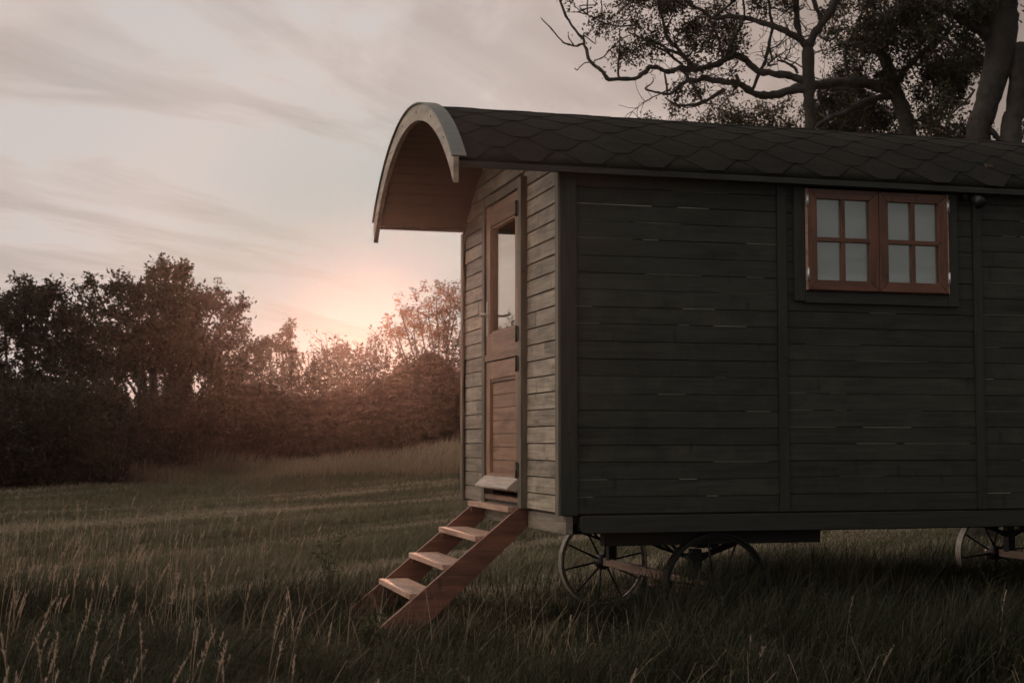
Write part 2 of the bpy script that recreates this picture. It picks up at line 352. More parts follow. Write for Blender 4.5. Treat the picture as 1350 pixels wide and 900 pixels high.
# gable walls, boards clipped to the roof arc
def arc_half(z, r=RO-.061):
    return math.sqrt(max(0, r*r-(z-ZC)**2)) if z > ZC else 9
def gable(name, X, sgn, hole=None, mat='front'):
    mb = MB(); rr = random.Random(5 if sgn < 0 else 6); z = ZF-.002
    while z < 3.20:
        z1 = z+PITCHB*(1+rr.uniform(-.02, .02))
        z1 = min(z1, ZC+RO-.065)
        def lim(zz): h = arc_half(zz); return max(.018, YC-h), min(HW-.018, YC+h)
        la, lb = lim(z), lim(z1)
        segs = [(la[0], la[1], lb[0], lb[1])]
        if hole and z1 > hole[2] and z < hole[3]: segs = [(la[0], hole[0], lb[0], hole[0]), (hole[1], la[1], hole[1], lb[1])]
        for a0, a1, b0, b1 in segs:
            # joints in a board here and there
            cuts = [0, 1]
            if rr.random() < .45 and a1-a0 > .3: cuts = [0, rr.uniform(.3, .7), 1]
            for c0, c1 in zip(cuts[:-1], cuts[1:]):
                t = rr.uniform(0, .003); g = .0035; e = .0012 if c1 < 1 else 0
                ya0, ya1 = a0+(a1-a0)*c0, a0+(a1-a0)*c1-e; yb0, yb1 = b0+(b1-b0)*c0, b0+(b1-b0)*c1-e
                pr = X+sgn*(.004+t)
                v = [(X-sgn*.018, ya0, z+g), (X-sgn*.018, ya1, z+g), (pr, ya1, z+g+.003), (pr, ya0, z+g+.003),
                     (X-sgn*.018, yb0, z1-.0005), (X-sgn*.018, yb1, z1-.0005), (X-sgn*.002, yb1, z1-.0005), (X-sgn*.002, yb0, z1-.0005),
                     (X+sgn*(.001+t), yb0, z1-.005), (X+sgn*(.001+t), yb1, z1-.005)]
                mb.add(v, [(0, 1, 2, 3), (3, 2, 9, 8), (8, 9, 6, 7), (4, 7, 6, 5), (0, 4, 5, 1), (0, 3, 8, 7, 4), (1, 5, 6, 9, 2)], 0, rr.random())
        z = z1
        if z >= ZC+RO-.07: break
    # backing layer
    pts = []
    for i in range(25):
        th = -TH+2*TH*i/24; y, zz = arc(th, RO-.08); pts.append((min(max(y, .03), HW-.03), zz))
    x0, x1 = X-sgn*.03, X-sgn*.019
    if hole:
        mb.box(x0, x1, .03, hole[0], ZF, 2.70, 1); mb.box(x0, x1, hole[1], HW-.03, ZF, 2.70, 1)
        poly = [(.03, 2.71), (HW-.03, 2.71)]+[p for p in pts if p[1] > 2.72]
    else: poly = [(.03, ZF), (HW-.03, ZF)]+[p for p in pts if p[1] > 2.2]
    poly2 = poly[:2]+sorted(poly[2:], key=lambda p: -p[0])
    mb.prism(poly2, 0, min(x0, x1), max(x0, x1), 1)
    return mb.build(name, [M[mat], M['chassis']], hut)
DY0, DY1, DZ0, DZ1 = .80, 1.665, .745, 2.735
gable('front_wall', 0, -1, (DY0, DY1, DZ0, DZ1)); gable('rear_wall', HL, 1, mat='side')

# roof shell + hexagonal felt shingles
mb = MB(); n = 40; X0, X1 = -.655, HL+.30
vo = []; 
for i in range(n+1):
    th = -TH+2*TH*i/n
    for x in (X0, X1):
        y, z = arc(th, RO); vo.append((x, y, z)); y, z = arc(th, RO-.048); vo.append((x, y, z))
fs = []
for i in range(n):
    a = i*4; b_ = a+4
    fs += [(a, b_, b_+2, a+2), (a+1, a+3, b_+3, b_+1), (a, a+1, b_+1, b_), (a+2, b_+2, b_+3, a+3)]
fs += [(0, 2, 3, 1), (n*4, n*4+1, n*4+3, n*4+2)]
mb.add(vo, fs, 0, .3, True)
e_ = .140; w_ = .385
def sp(x, s, r, side):   # s = arc length up from the eave
    th = TH - s/RO; y, z = arc(th*side, r); return (x, y, z)
rr = random.Random(3)
for side in (1, -1):
    row = 0; s0 = -.012
    while s0 < TH*RO-.03:
        x = -.80 + (row % 2)*w_/2 + rr.uniform(-.01, .01)
        while x < X1:
            l_ = .0015+rr.uniform(0, .0015)
            def cx_(q): return min(max(q, -.615), X1+.01)
            jj = rr.uniform(-.006, .006)
            P2 = [(x+.36*w_, s0+jj), (x+.64*w_, s0+jj+rr.uniform(-.003, .003)), (x+w_, s0+e_), (x+w_, s0+2.05*e_), (x, s0+2.05*e_), (x, s0+e_)]
            if x+w_ > -.60:
                rads = [RO+.0055+l_, RO+.0055+l_, RO+.0045, RO+.0018, RO+.0018, RO+.0045]
                mx_ = TH*RO+.02
                top = [sp(cx_(q[0]), min(q[1], mx_), r_, side) for q, r_ in zip(P2, rads)]
                bot = [sp(cx_(q[0]), min(q[1], mx_), r_-(.004 if j_ < 2 else .0012), side) for j_, (q, r_) in enumerate(zip(P2, rads))]
                v = top+bot
                mb.add(v, [(0, 1, 2, 5), (5, 2, 3, 4), (0, 6, 7, 1), (1, 7, 8, 2), (5, 11, 6, 0)], 0, rr.random())
            x += w_
        row += 1; s0 += e_
x = -.61
while x < X1-.1:   # ridge caps
    v = []
    for k in range(5):
        th = (-.085+.17*k/4)
        for q, lift in ((x, .016), (x+.26, .010)):
            y, z = arc(th, RO+lift+.003); v.append((min(q, X1), y, z))
    mb.add(v, [(k*2, k*2+1, k*2+3, k*2+2) for k in range(4)], 0, rr.random()); x += .22
mb.build('roof', M['roof'], hut)
# soffit lining
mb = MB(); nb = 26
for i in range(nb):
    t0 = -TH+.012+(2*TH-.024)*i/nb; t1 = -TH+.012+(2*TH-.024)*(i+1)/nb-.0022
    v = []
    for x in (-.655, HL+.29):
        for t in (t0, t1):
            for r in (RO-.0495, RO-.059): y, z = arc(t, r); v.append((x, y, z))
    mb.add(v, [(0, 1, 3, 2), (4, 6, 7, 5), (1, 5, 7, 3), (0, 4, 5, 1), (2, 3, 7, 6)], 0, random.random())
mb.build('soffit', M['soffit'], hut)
# bowed barge board with tapering ends, and the metal strip over it
def bow(name, x0, x1, ro, ri, th, mat, tip=0, parent=hut, seg=44, joints=()):
    mb = MB(); v = []; f = []
    T2 = th+tip
    for i in range(seg+1):
        u = -1+2*i/seg; to = u*th; ti = u*T2
        a = arc(to, ro); b_ = arc(ti, ri)
        for x in (x0, x1): v += [(x, *a), (x, *b_)]
    for i in range(seg):
        a = i*4; c = a+4
        f += [(a, a+1, c+1, c), (a+2, c+2, c+3, a+3), (a, c, c+2, a+2), (a+1, a+3, c+3, c+1)]
    f += [(0, 2, 3, 1), (seg*4, seg*4+1, seg*4+3, seg*4+2)]
    mb.add(v, f, 0, .5); return mb.build(name, mat, parent, .002)
bow('barge_board', -.690, -.657, RO+.012, RO-.092, TH+.012, M['barge'], .058)
bow('barge_board', HL+.302, HL+.34, RO+.012, RO-.092, TH+.012, M['barge'], .042)
bow('metal_edge_strip', -.703, -.612, RO+.024, RO+.0135, TH+.010, M['metalstrip'])
for u in (-.62, -.36, -.12, .14, .40, .63):
    y, z = arc(u, RO-.035); mb = MB(); mb.tube([(-.6925, y, z), (-.6895, y, z)], .007, 8); mb.build('screw', M['darkmetal'], hut)
# eave boards
for sg in (1, -1):
    y, z = arc(TH*sg, RO-.03); mb = MB()
    mb.box(-.654, HL+.29, y-.014-(.004*sg), y+.012-(.004*sg), z-.034, z+.002); mb.build('eave_board', M['trimx'], hut, .002)
# closing rail under the eave
mb = MB(); mb.box(.089, HL-.09, -.022, -.006, 2.735, 2.80); mb.build('top_rail', M['trimx'], hut, .002)
# small hook under the canopy
mb = MB(); mb.tube([(-.32, .22, 2.90), (-.32, .22, 2.80), (-.335, .22, 2.775), (-.35, .22, 2.785)], .006, 6); mb.box(-.34, -.30, .20, .24, 2.885, 2.90)
mb.build('canopy_hook', M['hinge'], hut)

# ---- door frame and stable door
pieces('door_jamb', [(-.048, .02, .725, .80, ZF, 2.80), (-.048, .02, 1.668, 1.742, ZF, 2.80)], M['front_trim'], hut, .003)
mb = MB(); mb.box(-.045, .02, .801, 1.667, 2.737, 2.80, 0, .5); mb.build('door_head', M['front_trim'], hut, .003)
mb = MB(); mb.box(-.042, .03, .801, 1.667, .712, .742, 0, .3); mb.build('threshold', M['doory'], hut, .003)
mb = MB(); mb.box(-.018, .02, .801, 1.667, ZF, .711, 0, .3); mb.build('door_plinth', M['trim'], hut, .002)
A0, A1 = .806, 1.662
upo = empty('upper_door'); upo.parent = hut
pieces('door_stile', [(-.034, .012, A0, A0+.105, 1.675, 2.73), (-.034, .012, A1-.105, A1, 1.675, 2.73)], M['door'], upo, .003)
pieces('door_rail', [(-.033, .011, A0+.106, A1-.106, 2.585, 2.729), (-.033, .011, A0+.106, A1-.106, 1.676, 1.845), (-.045, -.0345, A0-.002, A1, 1.652, 1.70)], M['doory'], upo, .003)
mb = MB(); mb.box(-.004, .002, A0+.10, A1-.10, 1.84, 2.59); mb.build('glass_pane', M['doorglass'], upo)
pieces('glazing_bead', [(-.022, -.0045, A0+.106, A0+.12, 1.846, 2.584), (-.022, -.0045, A1-.12, A1-.106, 1.846, 2.584), (-.022, -.0045, A0+.121, A1-.121, 2.57, 2.584), (-.022, -.0045, A0+.121, A1-.121, 1.846, 1.86)], M['door'], upo)
mb = MB(); mb.box(-.043, -.0345, A1-.064, A1-.036, 1.83, 2.07); mb.tube([(-.043, A1-.05, 1.975), (-.088, A1-.05, 1.975)], .009, 10)
mb.tube([(-.088, A1-.045, 1.975), (-.094, A1-.10, 1.975), (-.09, A1-.19, 1.974)], [.0095, .009, .0075], 10)
mb.build('handle', M['handle'], upo)
loo = empty('lower_door'); loo.parent = hut
pieces('door_stile', [(-.034, .012, A0, A0+.10, .775, 1.648), (-.034, .012, A1-.10, A1, .775, 1.648)], M['door'], loo, .003)
pieces('door_rail', [(-.033, .011, A0+.101, A1-.101, 1.53, 1.647), (-.033, .011, A0+.101, A1-.101, .776, .89), (-.024, -.009, A0+.101, A1-.101, 1.508, 1.529)], M['doory'], loo, .003)
mb = MB(); z = .891; i = 0
while z < 1.50: z1 = min(z+.0885, 1.507); mb.box(-.012, .004, A0+.101, A1-.101, z, z1-.004, 0); z = z1
mb.box(.005, .01, A0+.05, A1-.05, .8, 1.6); mb.build('door_panel', M['doory'], loo, .002)
mb = MB(); mb.prism([(-.0345, .80), (-.0345, .872), (-.048, .868), (-.118, .808), (-.118, .796), (-.06, .786)], 1, A0-.015, A1-.01, 0, .5); mb.build('drip_board', M['drip'], loo, .002)
def door_hinge(par, z):
    mb = MB(); mb.box(-.0385, -.0345, A0+.001, A0+.034, z-.045, z+.045); mb.box(-.0525, -.0485, .766, .799, z-.045, z+.045)
    mb.tube([(-.055, .803, z-.052), (-.055, .803, z+.052)], .0085, 8); mb.build('hinge', M['darkmetal'], par)
for z in (2.60, 1.79): door_hinge(upo, z)
for z in (1.60, .92): door_hinge(loo, z)

# ---- window
win = empty('window', (0, 0, 0)); win.parent = hut
x0, x1, z0, z1 = WIN
pieces('window_trim', [(1.497, x0-.003, -.030, -.0055, 1.965, 2.676), (x1+.003, 2.635, -.030, -.0055, 1.955, 2.676)], M['trim'], win, .002)
pieces('window_trim', [(x0-.001, x1+.001, -.028, -.006, 1.955, z0-.003), (1.488, 2.644, -.032, -.006, z1+.012, 2.733)], M['trimx'], win, .002)
pieces('frame', [(x0, x0+.03, -.022, .05, z0, z1), (x1-.03, x1, -.022, .05, z0, z1), (x0+.0305, x1-.0305, -.022, .05, z0, z0+.03), (x0+.0305, x1-.0305, -.022, .05, z1-.03, z1)], M['sashz'], win, .002)
xm = 2.064
for (a, b_, hs) in ((x0+.010, xm-.002, -1), (xm+.002, x1-.010, 1)):
    st = .062; y0, y1 = -.056, -.0225; za, zb = z0+.006, z1-.006
    mb = MB(); g = .0006
    so = win
    for nm, pg, yy, mt in (('sash_stile', [(a, za), (a+st, za+st), (a+st, zb-st), (a, zb)], y0, 'sashz'), ('sash_stile', [(b_-st, za+st), (b_, za), (b_, zb), (b_-st, zb-st)], y0, 'sashz'),
                   ('sash_rail', [(a+g*2, za), (b_-g*2, za), (b_-st-g, za+st-g), (a+st+g, za+st-g)], y0+.001, 'sash'), ('sash_rail', [(a+st+g, zb-st+g), (b_-st-g, zb-st+g), (b_-g*2, zb), (a+g*2, zb)], y0+.001, 'sash')):
        mb = MB(); mb.prism(pg[::-1], 1, yy, y1); mb.build(nm, M[mt], so, .0025)
    xc = (a+b_)/2; zc = (za+zb)/2+.0
    mb = MB(); mb.box(xc-.014, xc+.014, y0+.006, y1-.004, za+st-.012, zb-st+.012, 0, .4); mb.build('glazing_bar', M['sashz'], so, .003)
    mb = MB(); mb.box(a+st-.010, b_-st+.010, y0+.002, y1-.006, zc-.014, zc+.014, 0, .4); mb.build('glazing_bar', M['sash'], so, .003)
    mb = MB(); mb.box(a+st-.01, b_-st+.01, -.0315, -.0285, za+st-.01, zb-st+.01); mb.build('glass_pane', M['glass'], so)
    xe = a-.004 if hs < 0 else b_+.004
    for z in (z0+.10, z1-.08):
        mb = MB(); mb.box(xe-.009, xe+.009, -.0605, -.0565, z-.035, z+.035); mb.tube([(xe, -.062, z-.04), (xe, -.062, z+.04)], .0065, 8); mb.build('hinge', M['hinge'], so)
    mb = MB(); mb.box(xe-.003, xe+.003, -.054, -.03, za, zb); mb.build('sash_edge', M['tread'], so)
mb = MB(); mb.box(x0+.02, x1-.02, .028, .032, z0+.01, z1-.01, 0, .5); mb.build('blind', M['blind'], win)
# small outdoor lamp beside the window, unlit
mb = MB(); mb.tube([(2.70, -.019, 2.665), (2.70, -.06, 2.665)], [.034, .034], 14); mb.tube([(2.715, -.05, 2.655), (2.735, -.115, 2.625), (2.74, -.135, 2.60)], [.022, .036, .040], 14)
mb.build('wall_lamp', M['lamp'], hut)

# inside
mb = MB(); mb.box(.04, HL-.04, .04, HW-.04, ZF-.06, ZF+.01); mb.box(.04, HL-.04, .034, .039, ZF+.01, 2.0); mb.box(.04, HL-.04, HW-.039, HW-.034, ZF+.01, 2.75)
mb.box(2.9, 2.95, .04, HW-.04, ZF+.01, 2.9); mb.build('floor_and_lining', M['inside'], hut)

# ---- sills, chassis
r_ = .03
for (y0, y1) in ((-.030, .06), (HW-.06, HW+.030)):
    mb = MB()
    poly = [(.105+r_, .565), (HL-.1, .565), (HL-.1, .667), (.105+.012, .667), (.105, .655), (.105, .565+r_), (.112, .575)]
    mb.prism(poly[::-1], 1, y0, y1); mb.build('side_sill', M['trimx'], hut, .003)
mb = MB(); mb.box(.018, .062, -.012, HW+.01, .558, .666, 0, .5); mb.build('end_beam', M['endbeam'], hut, .003)
pieces('chassis_beam', [(.11, HL-.13, .30, .40, .54, .615), (.11, HL-.13, HW-.40, HW-.30, .54, .615), (.066, .10, .08, HW-.08, .57, .615), (HL-.12, HL-.08, .02, HW-.02, .56, .615)], M['chassis'], hut, .004)
# fore-carriage: bolster, springs and axle; the axle runs across the hut
def carriage(ax, x0, x1):
    pieces('bolster', [(x0, x1, .12, .20, .478, .56), (x0, x1, HW-.20, HW-.12, .478, .56), (ax-.07, ax+.07, .205, HW-.205, .45, .535)], M['chassis'], hut, .004)
    for y in (.42, HW-.42):
        mb = MB()
        for k in range(4):
            l = .36-.07*k; pts = [(ax+l*q, y, .44-.10*(1-q*q)-.014*k+.05) for q in (-1, -.6, -.2, .2, .6, 1)]
            for p, q in zip(pts[:-1], pts[1:]): mb.add([(p[0], y-.03, p[2]), (q[0], y-.03, q[2]), (q[0], y+.03, q[2]), (p[0], y+.03, p[2]), (p[0], y-.03, p[2]+.010), (q[0], y-.03, q[2]+.010), (q[0], y+.03, q[2]+.010), (p[0], y+.03, p[2]+.010)], [(3, 2, 1, 0), (4, 5, 6, 7), (0, 1, 5, 4), (2, 3, 7, 6), (1, 2, 6, 5), (3, 0, 4, 7)])
        mb.box(ax-.03, ax+.03, y-.036, y+.036, .235, .43); mb.build('leaf_spring', M['iron'], hut)
    mb = MB(); mb.box(ax-.028, ax+.028, .16, HW-.22, .19, .246, 0, .5); mb.build('axle', M['tread'], hut, .004)
    for y in (.62, 1.12):
        mb = MB(); mb.box(ax-.04, ax+.04, y-.045, y+.045, .135, .189); mb.build('axle_block', M['tread'], hut, .004)
carriage(1.005, .30, 1.72); carriage(4.34, 3.95, 4.75)
# wheels
def wheel():
    R = .338; n = 56; wd = .038; mb = MB(); v = []; f = []
    for i in range(n):
        a = 2*math.pi*i/n; ca, sa = math.cos(a), math.sin(a)
        for r, y in ((R, -wd), (R, wd), (R-.011, wd), (R-.011, .007), (R-.034, .007), (R-.034, -.007), (R-.011, -.007), (R-.011, -wd)): v.append((r*ca, y, r*sa))
    for i in range(n):
        j = (i+1) % n
        for k in range(8): l = (k+1) % 8; f.append((i*8+k, j*8+k, j*8+l, i*8+l))
    mb.add(v, f, 0, .5); w = mb.build('wheel', M['tyre'], hut)
    hb = MB(); hb.tube([(0, -.085, 0), (0, -.08, 0), (0, -.03, 0), (0, .03, 0), (0, .08, 0), (0, .085, 0)], [.034, .044, .060, .060, .044, .034], 20)
    hb.tube([(0, -.10, 0), (0, -.084, 0)], .022, 12); hb.build('hub', M['iron'], w)
    for k in range(10):
        a = 2*math.pi*(k+.3)/10; s_ = MB(); yo = .028*(1 if k % 2 else -1)
        s_.tube([(.05*math.cos(a), yo, .05*math.sin(a)), ((R-.02)*math.cos(a), 0, (R-.02)*math.sin(a))], [.0085, .0065], 8); s_.build('spoke', M['iron'], w)
    return w
w0 = wheel()
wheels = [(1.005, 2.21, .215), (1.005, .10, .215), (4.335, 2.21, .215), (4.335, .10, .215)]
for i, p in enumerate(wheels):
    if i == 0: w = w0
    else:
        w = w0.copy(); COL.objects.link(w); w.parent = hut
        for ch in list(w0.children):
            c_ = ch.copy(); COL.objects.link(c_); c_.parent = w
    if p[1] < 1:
        for q in [w]: q.material_slots[0].link = 'OBJECT'; q.material_slots[0].material = M['iron']  # near wheels take dark iron in place of the pale rim
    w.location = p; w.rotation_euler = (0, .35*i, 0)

# ================================================================== STEPS
st = empty('wooden_steps', (-.4, 1.4, GZ))
tag(st, 'open reddish wooden steps of four treads leaning up to the hut door', 'steps')
def local(mb): mb.v = [(p[0]+.4, p[1]-1.4, p[2]-GZ) for p in mb.v]
T = [(-.105, .687), (-.318, .507), (-.530, .332), (-.740, .156)]
# a stringer: top cut level under the sill, foot cut along the ground
sl = (.666+.036)/(.056+.861)
def top_z(x): return .682+(x+.044)*.818
poly = [(-.955, GZ-.02), (-.955, top_z(-.955)+.0), (-.052, top_z(-.052)), (.012, top_z(-.052)-.0), (.012, .555), (-.75, GZ-.02)]
poly = [(-1.00, GZ-.05), (-.93, top_z(-.93)), (-.045, top_z(-.045)), (.012, top_z(-.045)), (.012, .556), (-.785, GZ-.05)]
for y0, y1 in ((.79, .828), (1.902, 1.94)):
    mb = MB(); mb.prism(poly[::-1], 1, y0, y1, 0, .5); local(mb); mb.build('stringer', M['steps'], st, .003)
for i, (x, z) in enumerate(T):
    mb = MB(); mb.box(x, x+.205, .829, 1.901, z-.036, z, 0, .2+.2*i); local(mb); mb.build('tread', M['tread'], st, .004)
# cleats under each tread
for i, (x, z) in enumerate(T):
    for y in (.87, .91, 1.82, 1.86):
        mb = MB(); mb.tube([(x+.05+(.09 if int(y*100) % 2 else 0), y, z-.001), (x+.05+(.09 if int(y*100) % 2 else 0), y, z+.0015)], .0055, 8); local(mb); mb.build('screw', M['darkmetal'], st)
    for y in (.8285, 1.8715):
        mb = MB(); mb.box(x+.02, x+.19, y, y+.03, z-.072, z-.0365, 0, .5); local(mb); mb.build('cleat', M['steps'], st, .002)

# ================================================================== GROUND
def grid_mesh():
    ds = np.concatenate([np.linspace(-6, 60, 220), np.linspace(64, 480, 30)])
    ls = np.concatenate([-np.geomspace(480, 31, 24), np.linspace(-30, 30, 150), np.geomspace(31, 480, 24)])
    D, Lg = np.meshgrid(ds, ls, indexing='ij'); x, y = LD(Lg, D); z = ground_z(x, y)
    V = np.stack([x.ravel(), y.ravel(), z.ravel()], 1); a, b_ = D.shape
    i = (np.arange(a-1)[:, None]*b_+np.arange(b_-1)[None]).ravel()
    lo = np.stack([i, i+1, i+b_+1, i+b_], 1).ravel()
    o = npmesh('ground', V, 4, lo, np.zeros(len(i)), M['soil'], smooth=True); tag(o, 'rough meadow ground around the hut', kind='structure')
grid_mesh()

# grass -------------------------------------------------------------
def scatter(n, d0, d1, spread=.47, pw=1.0):
    """points on the meadow, denser with nearness"""
    d = d0+(d1-d0)*rng.random(n)**pw; l = (rng.random(n)*2-1)*d*spread
    x, y = LD(l, d); return x, y, d, l
def tallmask(d, l):
    """1 where the grass is left long (near the viewer and around the hut), 0 on the mown strip"""
    edge = 12.1 - .9*np.clip((-l-1)/3, -1.2, 1) + 1.1*(vnoise(l*.9+40, d*.3, 21)-.5)
    return np.clip((edge-d)/1.4, 0, 1)
def inside_hut(x, y): return (x > .15) & (x < HL-.1) & (y > .15) & (y < HW-.15)

x, y, d, l = scatter(260000, 4.6, 15.0, .46)
hutzone = (x > -.2) & (x < 7) & (y > -4.5) & (y < np.where(x > 1.6, 3.8, 2.2))
hutz = hutzone & (x > .2); tm = np.maximum(tallmask(d, l), hutzone*.75)
clump = vnoise(x*1.5, y*1.5, 31)*.6+vnoise(x*4.5, y*4.5, 33)*.4
k = (rng.random(len(x)) < tm*(.25+1.1*clump)) & ~((x > -1.0) & (x < .1) & (y > .7) & (y < 2.05) & (rng.random(len(x)) < .6))
x, y, d, clump = x[k], y[k], d[k], clump[k]; under = inside_hut(x, y)
h = (.09+.36*clump**1.5)*(.5+.7*rng.random(len(x))); h = np.where(under, h*.9, h); h = h*np.where(hutz[k] & (y < .5) & (y > -2.2), 1.7, 1)
h = np.where((x > 1.75+.5*vnoise(x*2, y*2, 57)) & (y > -1.1) & (y < 3.6), np.maximum(h, .26+.26*rng.random(len(x))*vnoise(x*1.7, y*1.7, 58)**.5), h)
h = np.where((x > -.4) & (x < .42+.42*np.maximum(y, 0)) & (y > -.8) & (y < 2.9), h*.38, h)
P = np.stack([x, y, ground_z(x, y)-.01], 1)
go = blades('tall_grass', P, h, .0028+.0036*rng.random(len(x)), M['grass'], lean=.85, val=rng.random(len(x))**1.6*.8+.25*(vnoise(x*.7, y*.7, 35)-.3))
tag(go, 'tall dark uncut grass in the foreground and round the wheels', 'grass', kind='stuff')

x, y, d, l = scatter(330000, 8.5, 46, .44, 1.35)
tm = tallmask(d, l); k = rng.random(len(x)) > tm*.85; k &= ~inside_hut(x, y) | (rng.random(len(x)) < .4); x, y, d, l = x[k], y[k], d[k], l[k]
q_ = d-1.6*l+.8*vnoise(l*.3, d*.1, 47); band = .55*vnoise(q_*.42, l*.05, 41)+.45*vnoise(q_*1.3, l*.08, 42)     # mower tracks running across the view
patch = vnoise(x*.35, y*.35, 43)
h = (.02+.20*np.clip(band-.38, 0, 1)+.06*patch**2)*(.4+1.1*rng.random(len(x)))
foot = np.clip((d-27)/7, 0, 1); h = h*(1+1.3*foot)
P = np.stack([x, y, ground_z(x, y)-.005], 1)
track = np.clip((.47-band)*5, 0, 1); val = .12+1.0*track+.5*(vnoise(x*.8, y*.8, 45)-.45)+.35*(rng.random(len(x))-.4)
go = blades('short_grass', P, h, (.004+.0006*d)*(.7+.6*rng.random(len(x))), M['shortgrass'], lean=.9, val=val)
tag(go, 'short mown grass across the open field behind the hut', 'grass', kind='stuff')

def seedheads(name, x, y, h, w, mat, label, head=True, lean=.25):
    n = len(x); P = np.stack([x, y, ground_z(x, y)-.01], 1)
    an = rng.random(n)*6.283; ln = lean*rng.random(n); D = np.stack([np.cos(an)*ln+.10, np.sin(an)*ln, np.zeros(n)], 1)
    V = []; Lo = []; vals = []; hh = h[:, None]; ww = w[:, None]; up = np.array([0, 0, 1.])
    val = rng.random(n)
    def cpt(t): return P+hh*(t*up*(1-.12*t*ln[:, None])+D*t*t)
    off = 0
    for ang in (0, math.pi/2):
        Q = np.array([math.cos(ang+.3), math.sin(ang+.3), 0])
        ring = np.stack([c for t in (0, .35, .7, 1.0) for c in (cpt(t)-Q*ww*(1-.6*t), cpt(t)+Q*ww*(1-.6*t))], 1)
        V.append(ring.reshape(-1, 3)); b0 = off+np.arange(n)*8
        lo = np.stack([q for s in range(3) for q in (b0+2*s, b0+2*s+1, b0+2*s+3, b0+2*s, b0+2*s+3, b0+2*s+2)], 1).ravel(); Lo.append(lo); vals.append(np.repeat(val*.6, 6)); off += n*8
    if head:
        m_ = 26; t = .74+.26*rng.random((n, m_)); base = P[:, None]+hh[:, None]*(t[..., None]*up*(1-.12*t[..., None]*ln[:, None, None])+D[:, None]*(t*t)[..., None])
        dirs = unit(rng.normal(size=(n, m_, 3))*.30+up*.9); s = ww[:, None]*8.5*(1.15-1.2*np.abs(t-.86)/.2*.5)[..., None]; q = unit(np.cross(dirs, rng.normal(size=(n, m_, 3))))
        tri = np.stack([base-q*s*.14, base+q*s*.14, base+dirs*s], 2).reshape(-1, 3); V.append(tri)
        Lo.append(off+np.arange(n*m_*3)); vals.append(np.repeat(val*.5+.5, m_))
    o = npmesh(name, np.concatenate(V), 3, np.concatenate(Lo), np.concatenate(vals), mat); tag(o, label, 'grass', kind='stuff')
# pale seed heads at the left of the foreground, thinner elsewhere
x, y, d, l = scatter(5200, 5.2, 20, .44, 1.0)
lf = -l/d; prob = np.clip((lf-.12)/.16, 0, 1)*np.clip((20-d)/8, 0, 1)*(.1+1.2*vnoise(x*.8, y*.8, 51)**2)*1.3*np.clip((d-4.6)/3.5, .25, 1)+.010*(d < 11)
k = (rng.random(len(x)) < prob) & ~inside_hut(x, y); x, y = x[k], y[k]
seedheads('seeding_grass', x, y, .26+.26*rng.random(len(x)), .0018+.001*rng.random(len(x)), M['dry'], 'pale dry seed heads rising from the uncut grass')
# leaning dry stalks in front of the side wall
x, y, d, l = scatter(2600, 5.0, 9.6, .45)
k = (l > .2) & (y < .2) & (rng.random(len(x)) < .22*(.3+vnoise(x*1.2, y*1.2, 53))); x, y = x[k], y[k]
seedheads('dry_stalks', x, y, .28+.32*rng.random(len(x)), .0012+.0008*rng.random(len(x)), M['grass'], 'thin bent stalks standing in the shade before the side wall', lean=.9)

x, y, d, l = scatter(26000, 4.6, 13.0, .46)
cl = vnoise(x*1.1, y*1.1, 55); k = (rng.random(len(x)) < .16*np.clip(cl-.2, 0, 1)*2*np.clip(tallmask(d, l)+.25, 0, 1)) & ~inside_hut(x, y); x, y, cl = x[k], y[k], cl[k]
go = blades('dead_grass', np.stack([x, y, ground_z(x, y)-.01], 1), (.12+.34*cl)*(.5+.8*rng.random(len(x))), .002+.002*rng.random(len(x)), M['hedgegrass'], lean=1.3, val=rng.random(len(x))*.45)
tag(go, 'dead straw coloured blades tangled through the long grass', 'grass', kind='stuff')
# hedge-foot dry grass
n = 42000; px = rng.random(n)
l0 = -13+24*px; dd = 30+ (px*10) + rng.random(n)*5.5
x, y = LD(l0, dd)
cl = vnoise(x*.5, y*.5, 61)
k = (rng.random(n) < .3+.9*cl) & (l0 > -9.8+rng.random(n)*2.2); x, y, dd, cl = x[k], y[k], dd[k], cl[k]
go = blades('dry_grass', np.stack([x, y, ground_z(x, y)], 1), (.16+.85*cl**1.4)*(.5+.7*rng.random(len(x))), np.full(len(x), .020), M['hedgegrass'], lean=.45, val=rng.random(len(x))*.8*cl)
tag(go, 'long bleached grass along the foot of the hedge', 'grass', kind='stuff')

# weeds --------------------------------------------------------------
def weed(name, label, px, d, h, nb, seed):
    rr = random.Random(seed); p = W(px, 600, d); z = float(ground_z(p[0], p[1]))
    root = empty(name, (p[0], p[1], z)); tag(root, label, 'weed')
    mb = MB(); Pl = []
    for b_ in range(nb):
        a = rr.uniform(0, 6.28); ln = rr.uniform(.05, .45); hh = h*rr.uniform(.55, 1)
        pts = [(math.cos(a)*ln*hh*t**1.5, math.sin(a)*ln*hh*t**1.5, hh*t) for t in (0, .25, .5, .75, 1)]
        mb.tube(pts, [.005, .004, .0035, .0025, .0015], 5)
        for q in range(26):
            t = rr.random()**.7; Pl.append([math.cos(a)*ln*hh*t**1.5+rr.gauss(0, .012), math.sin(a)*ln*hh*t**1.5+rr.gauss(0, .012), hh*t])
    mb.build('stem', M['weed'], root); leaves('foliage', np.array(Pl), .04, M['weed'], root, droop=-.3, aspect=.35)
weed('thistle', 'tall branching weed on the mown grass left of the steps', 437, 11.8, .62, 7, 1)
weed('dock', 'low leafy weed clump at the foot of the steps', 487, 8.1, .30, 12, 2)
weed('nettle', 'leafy weed clump in long grass at the left foreground', 120, 7.6, .42, 8, 3)

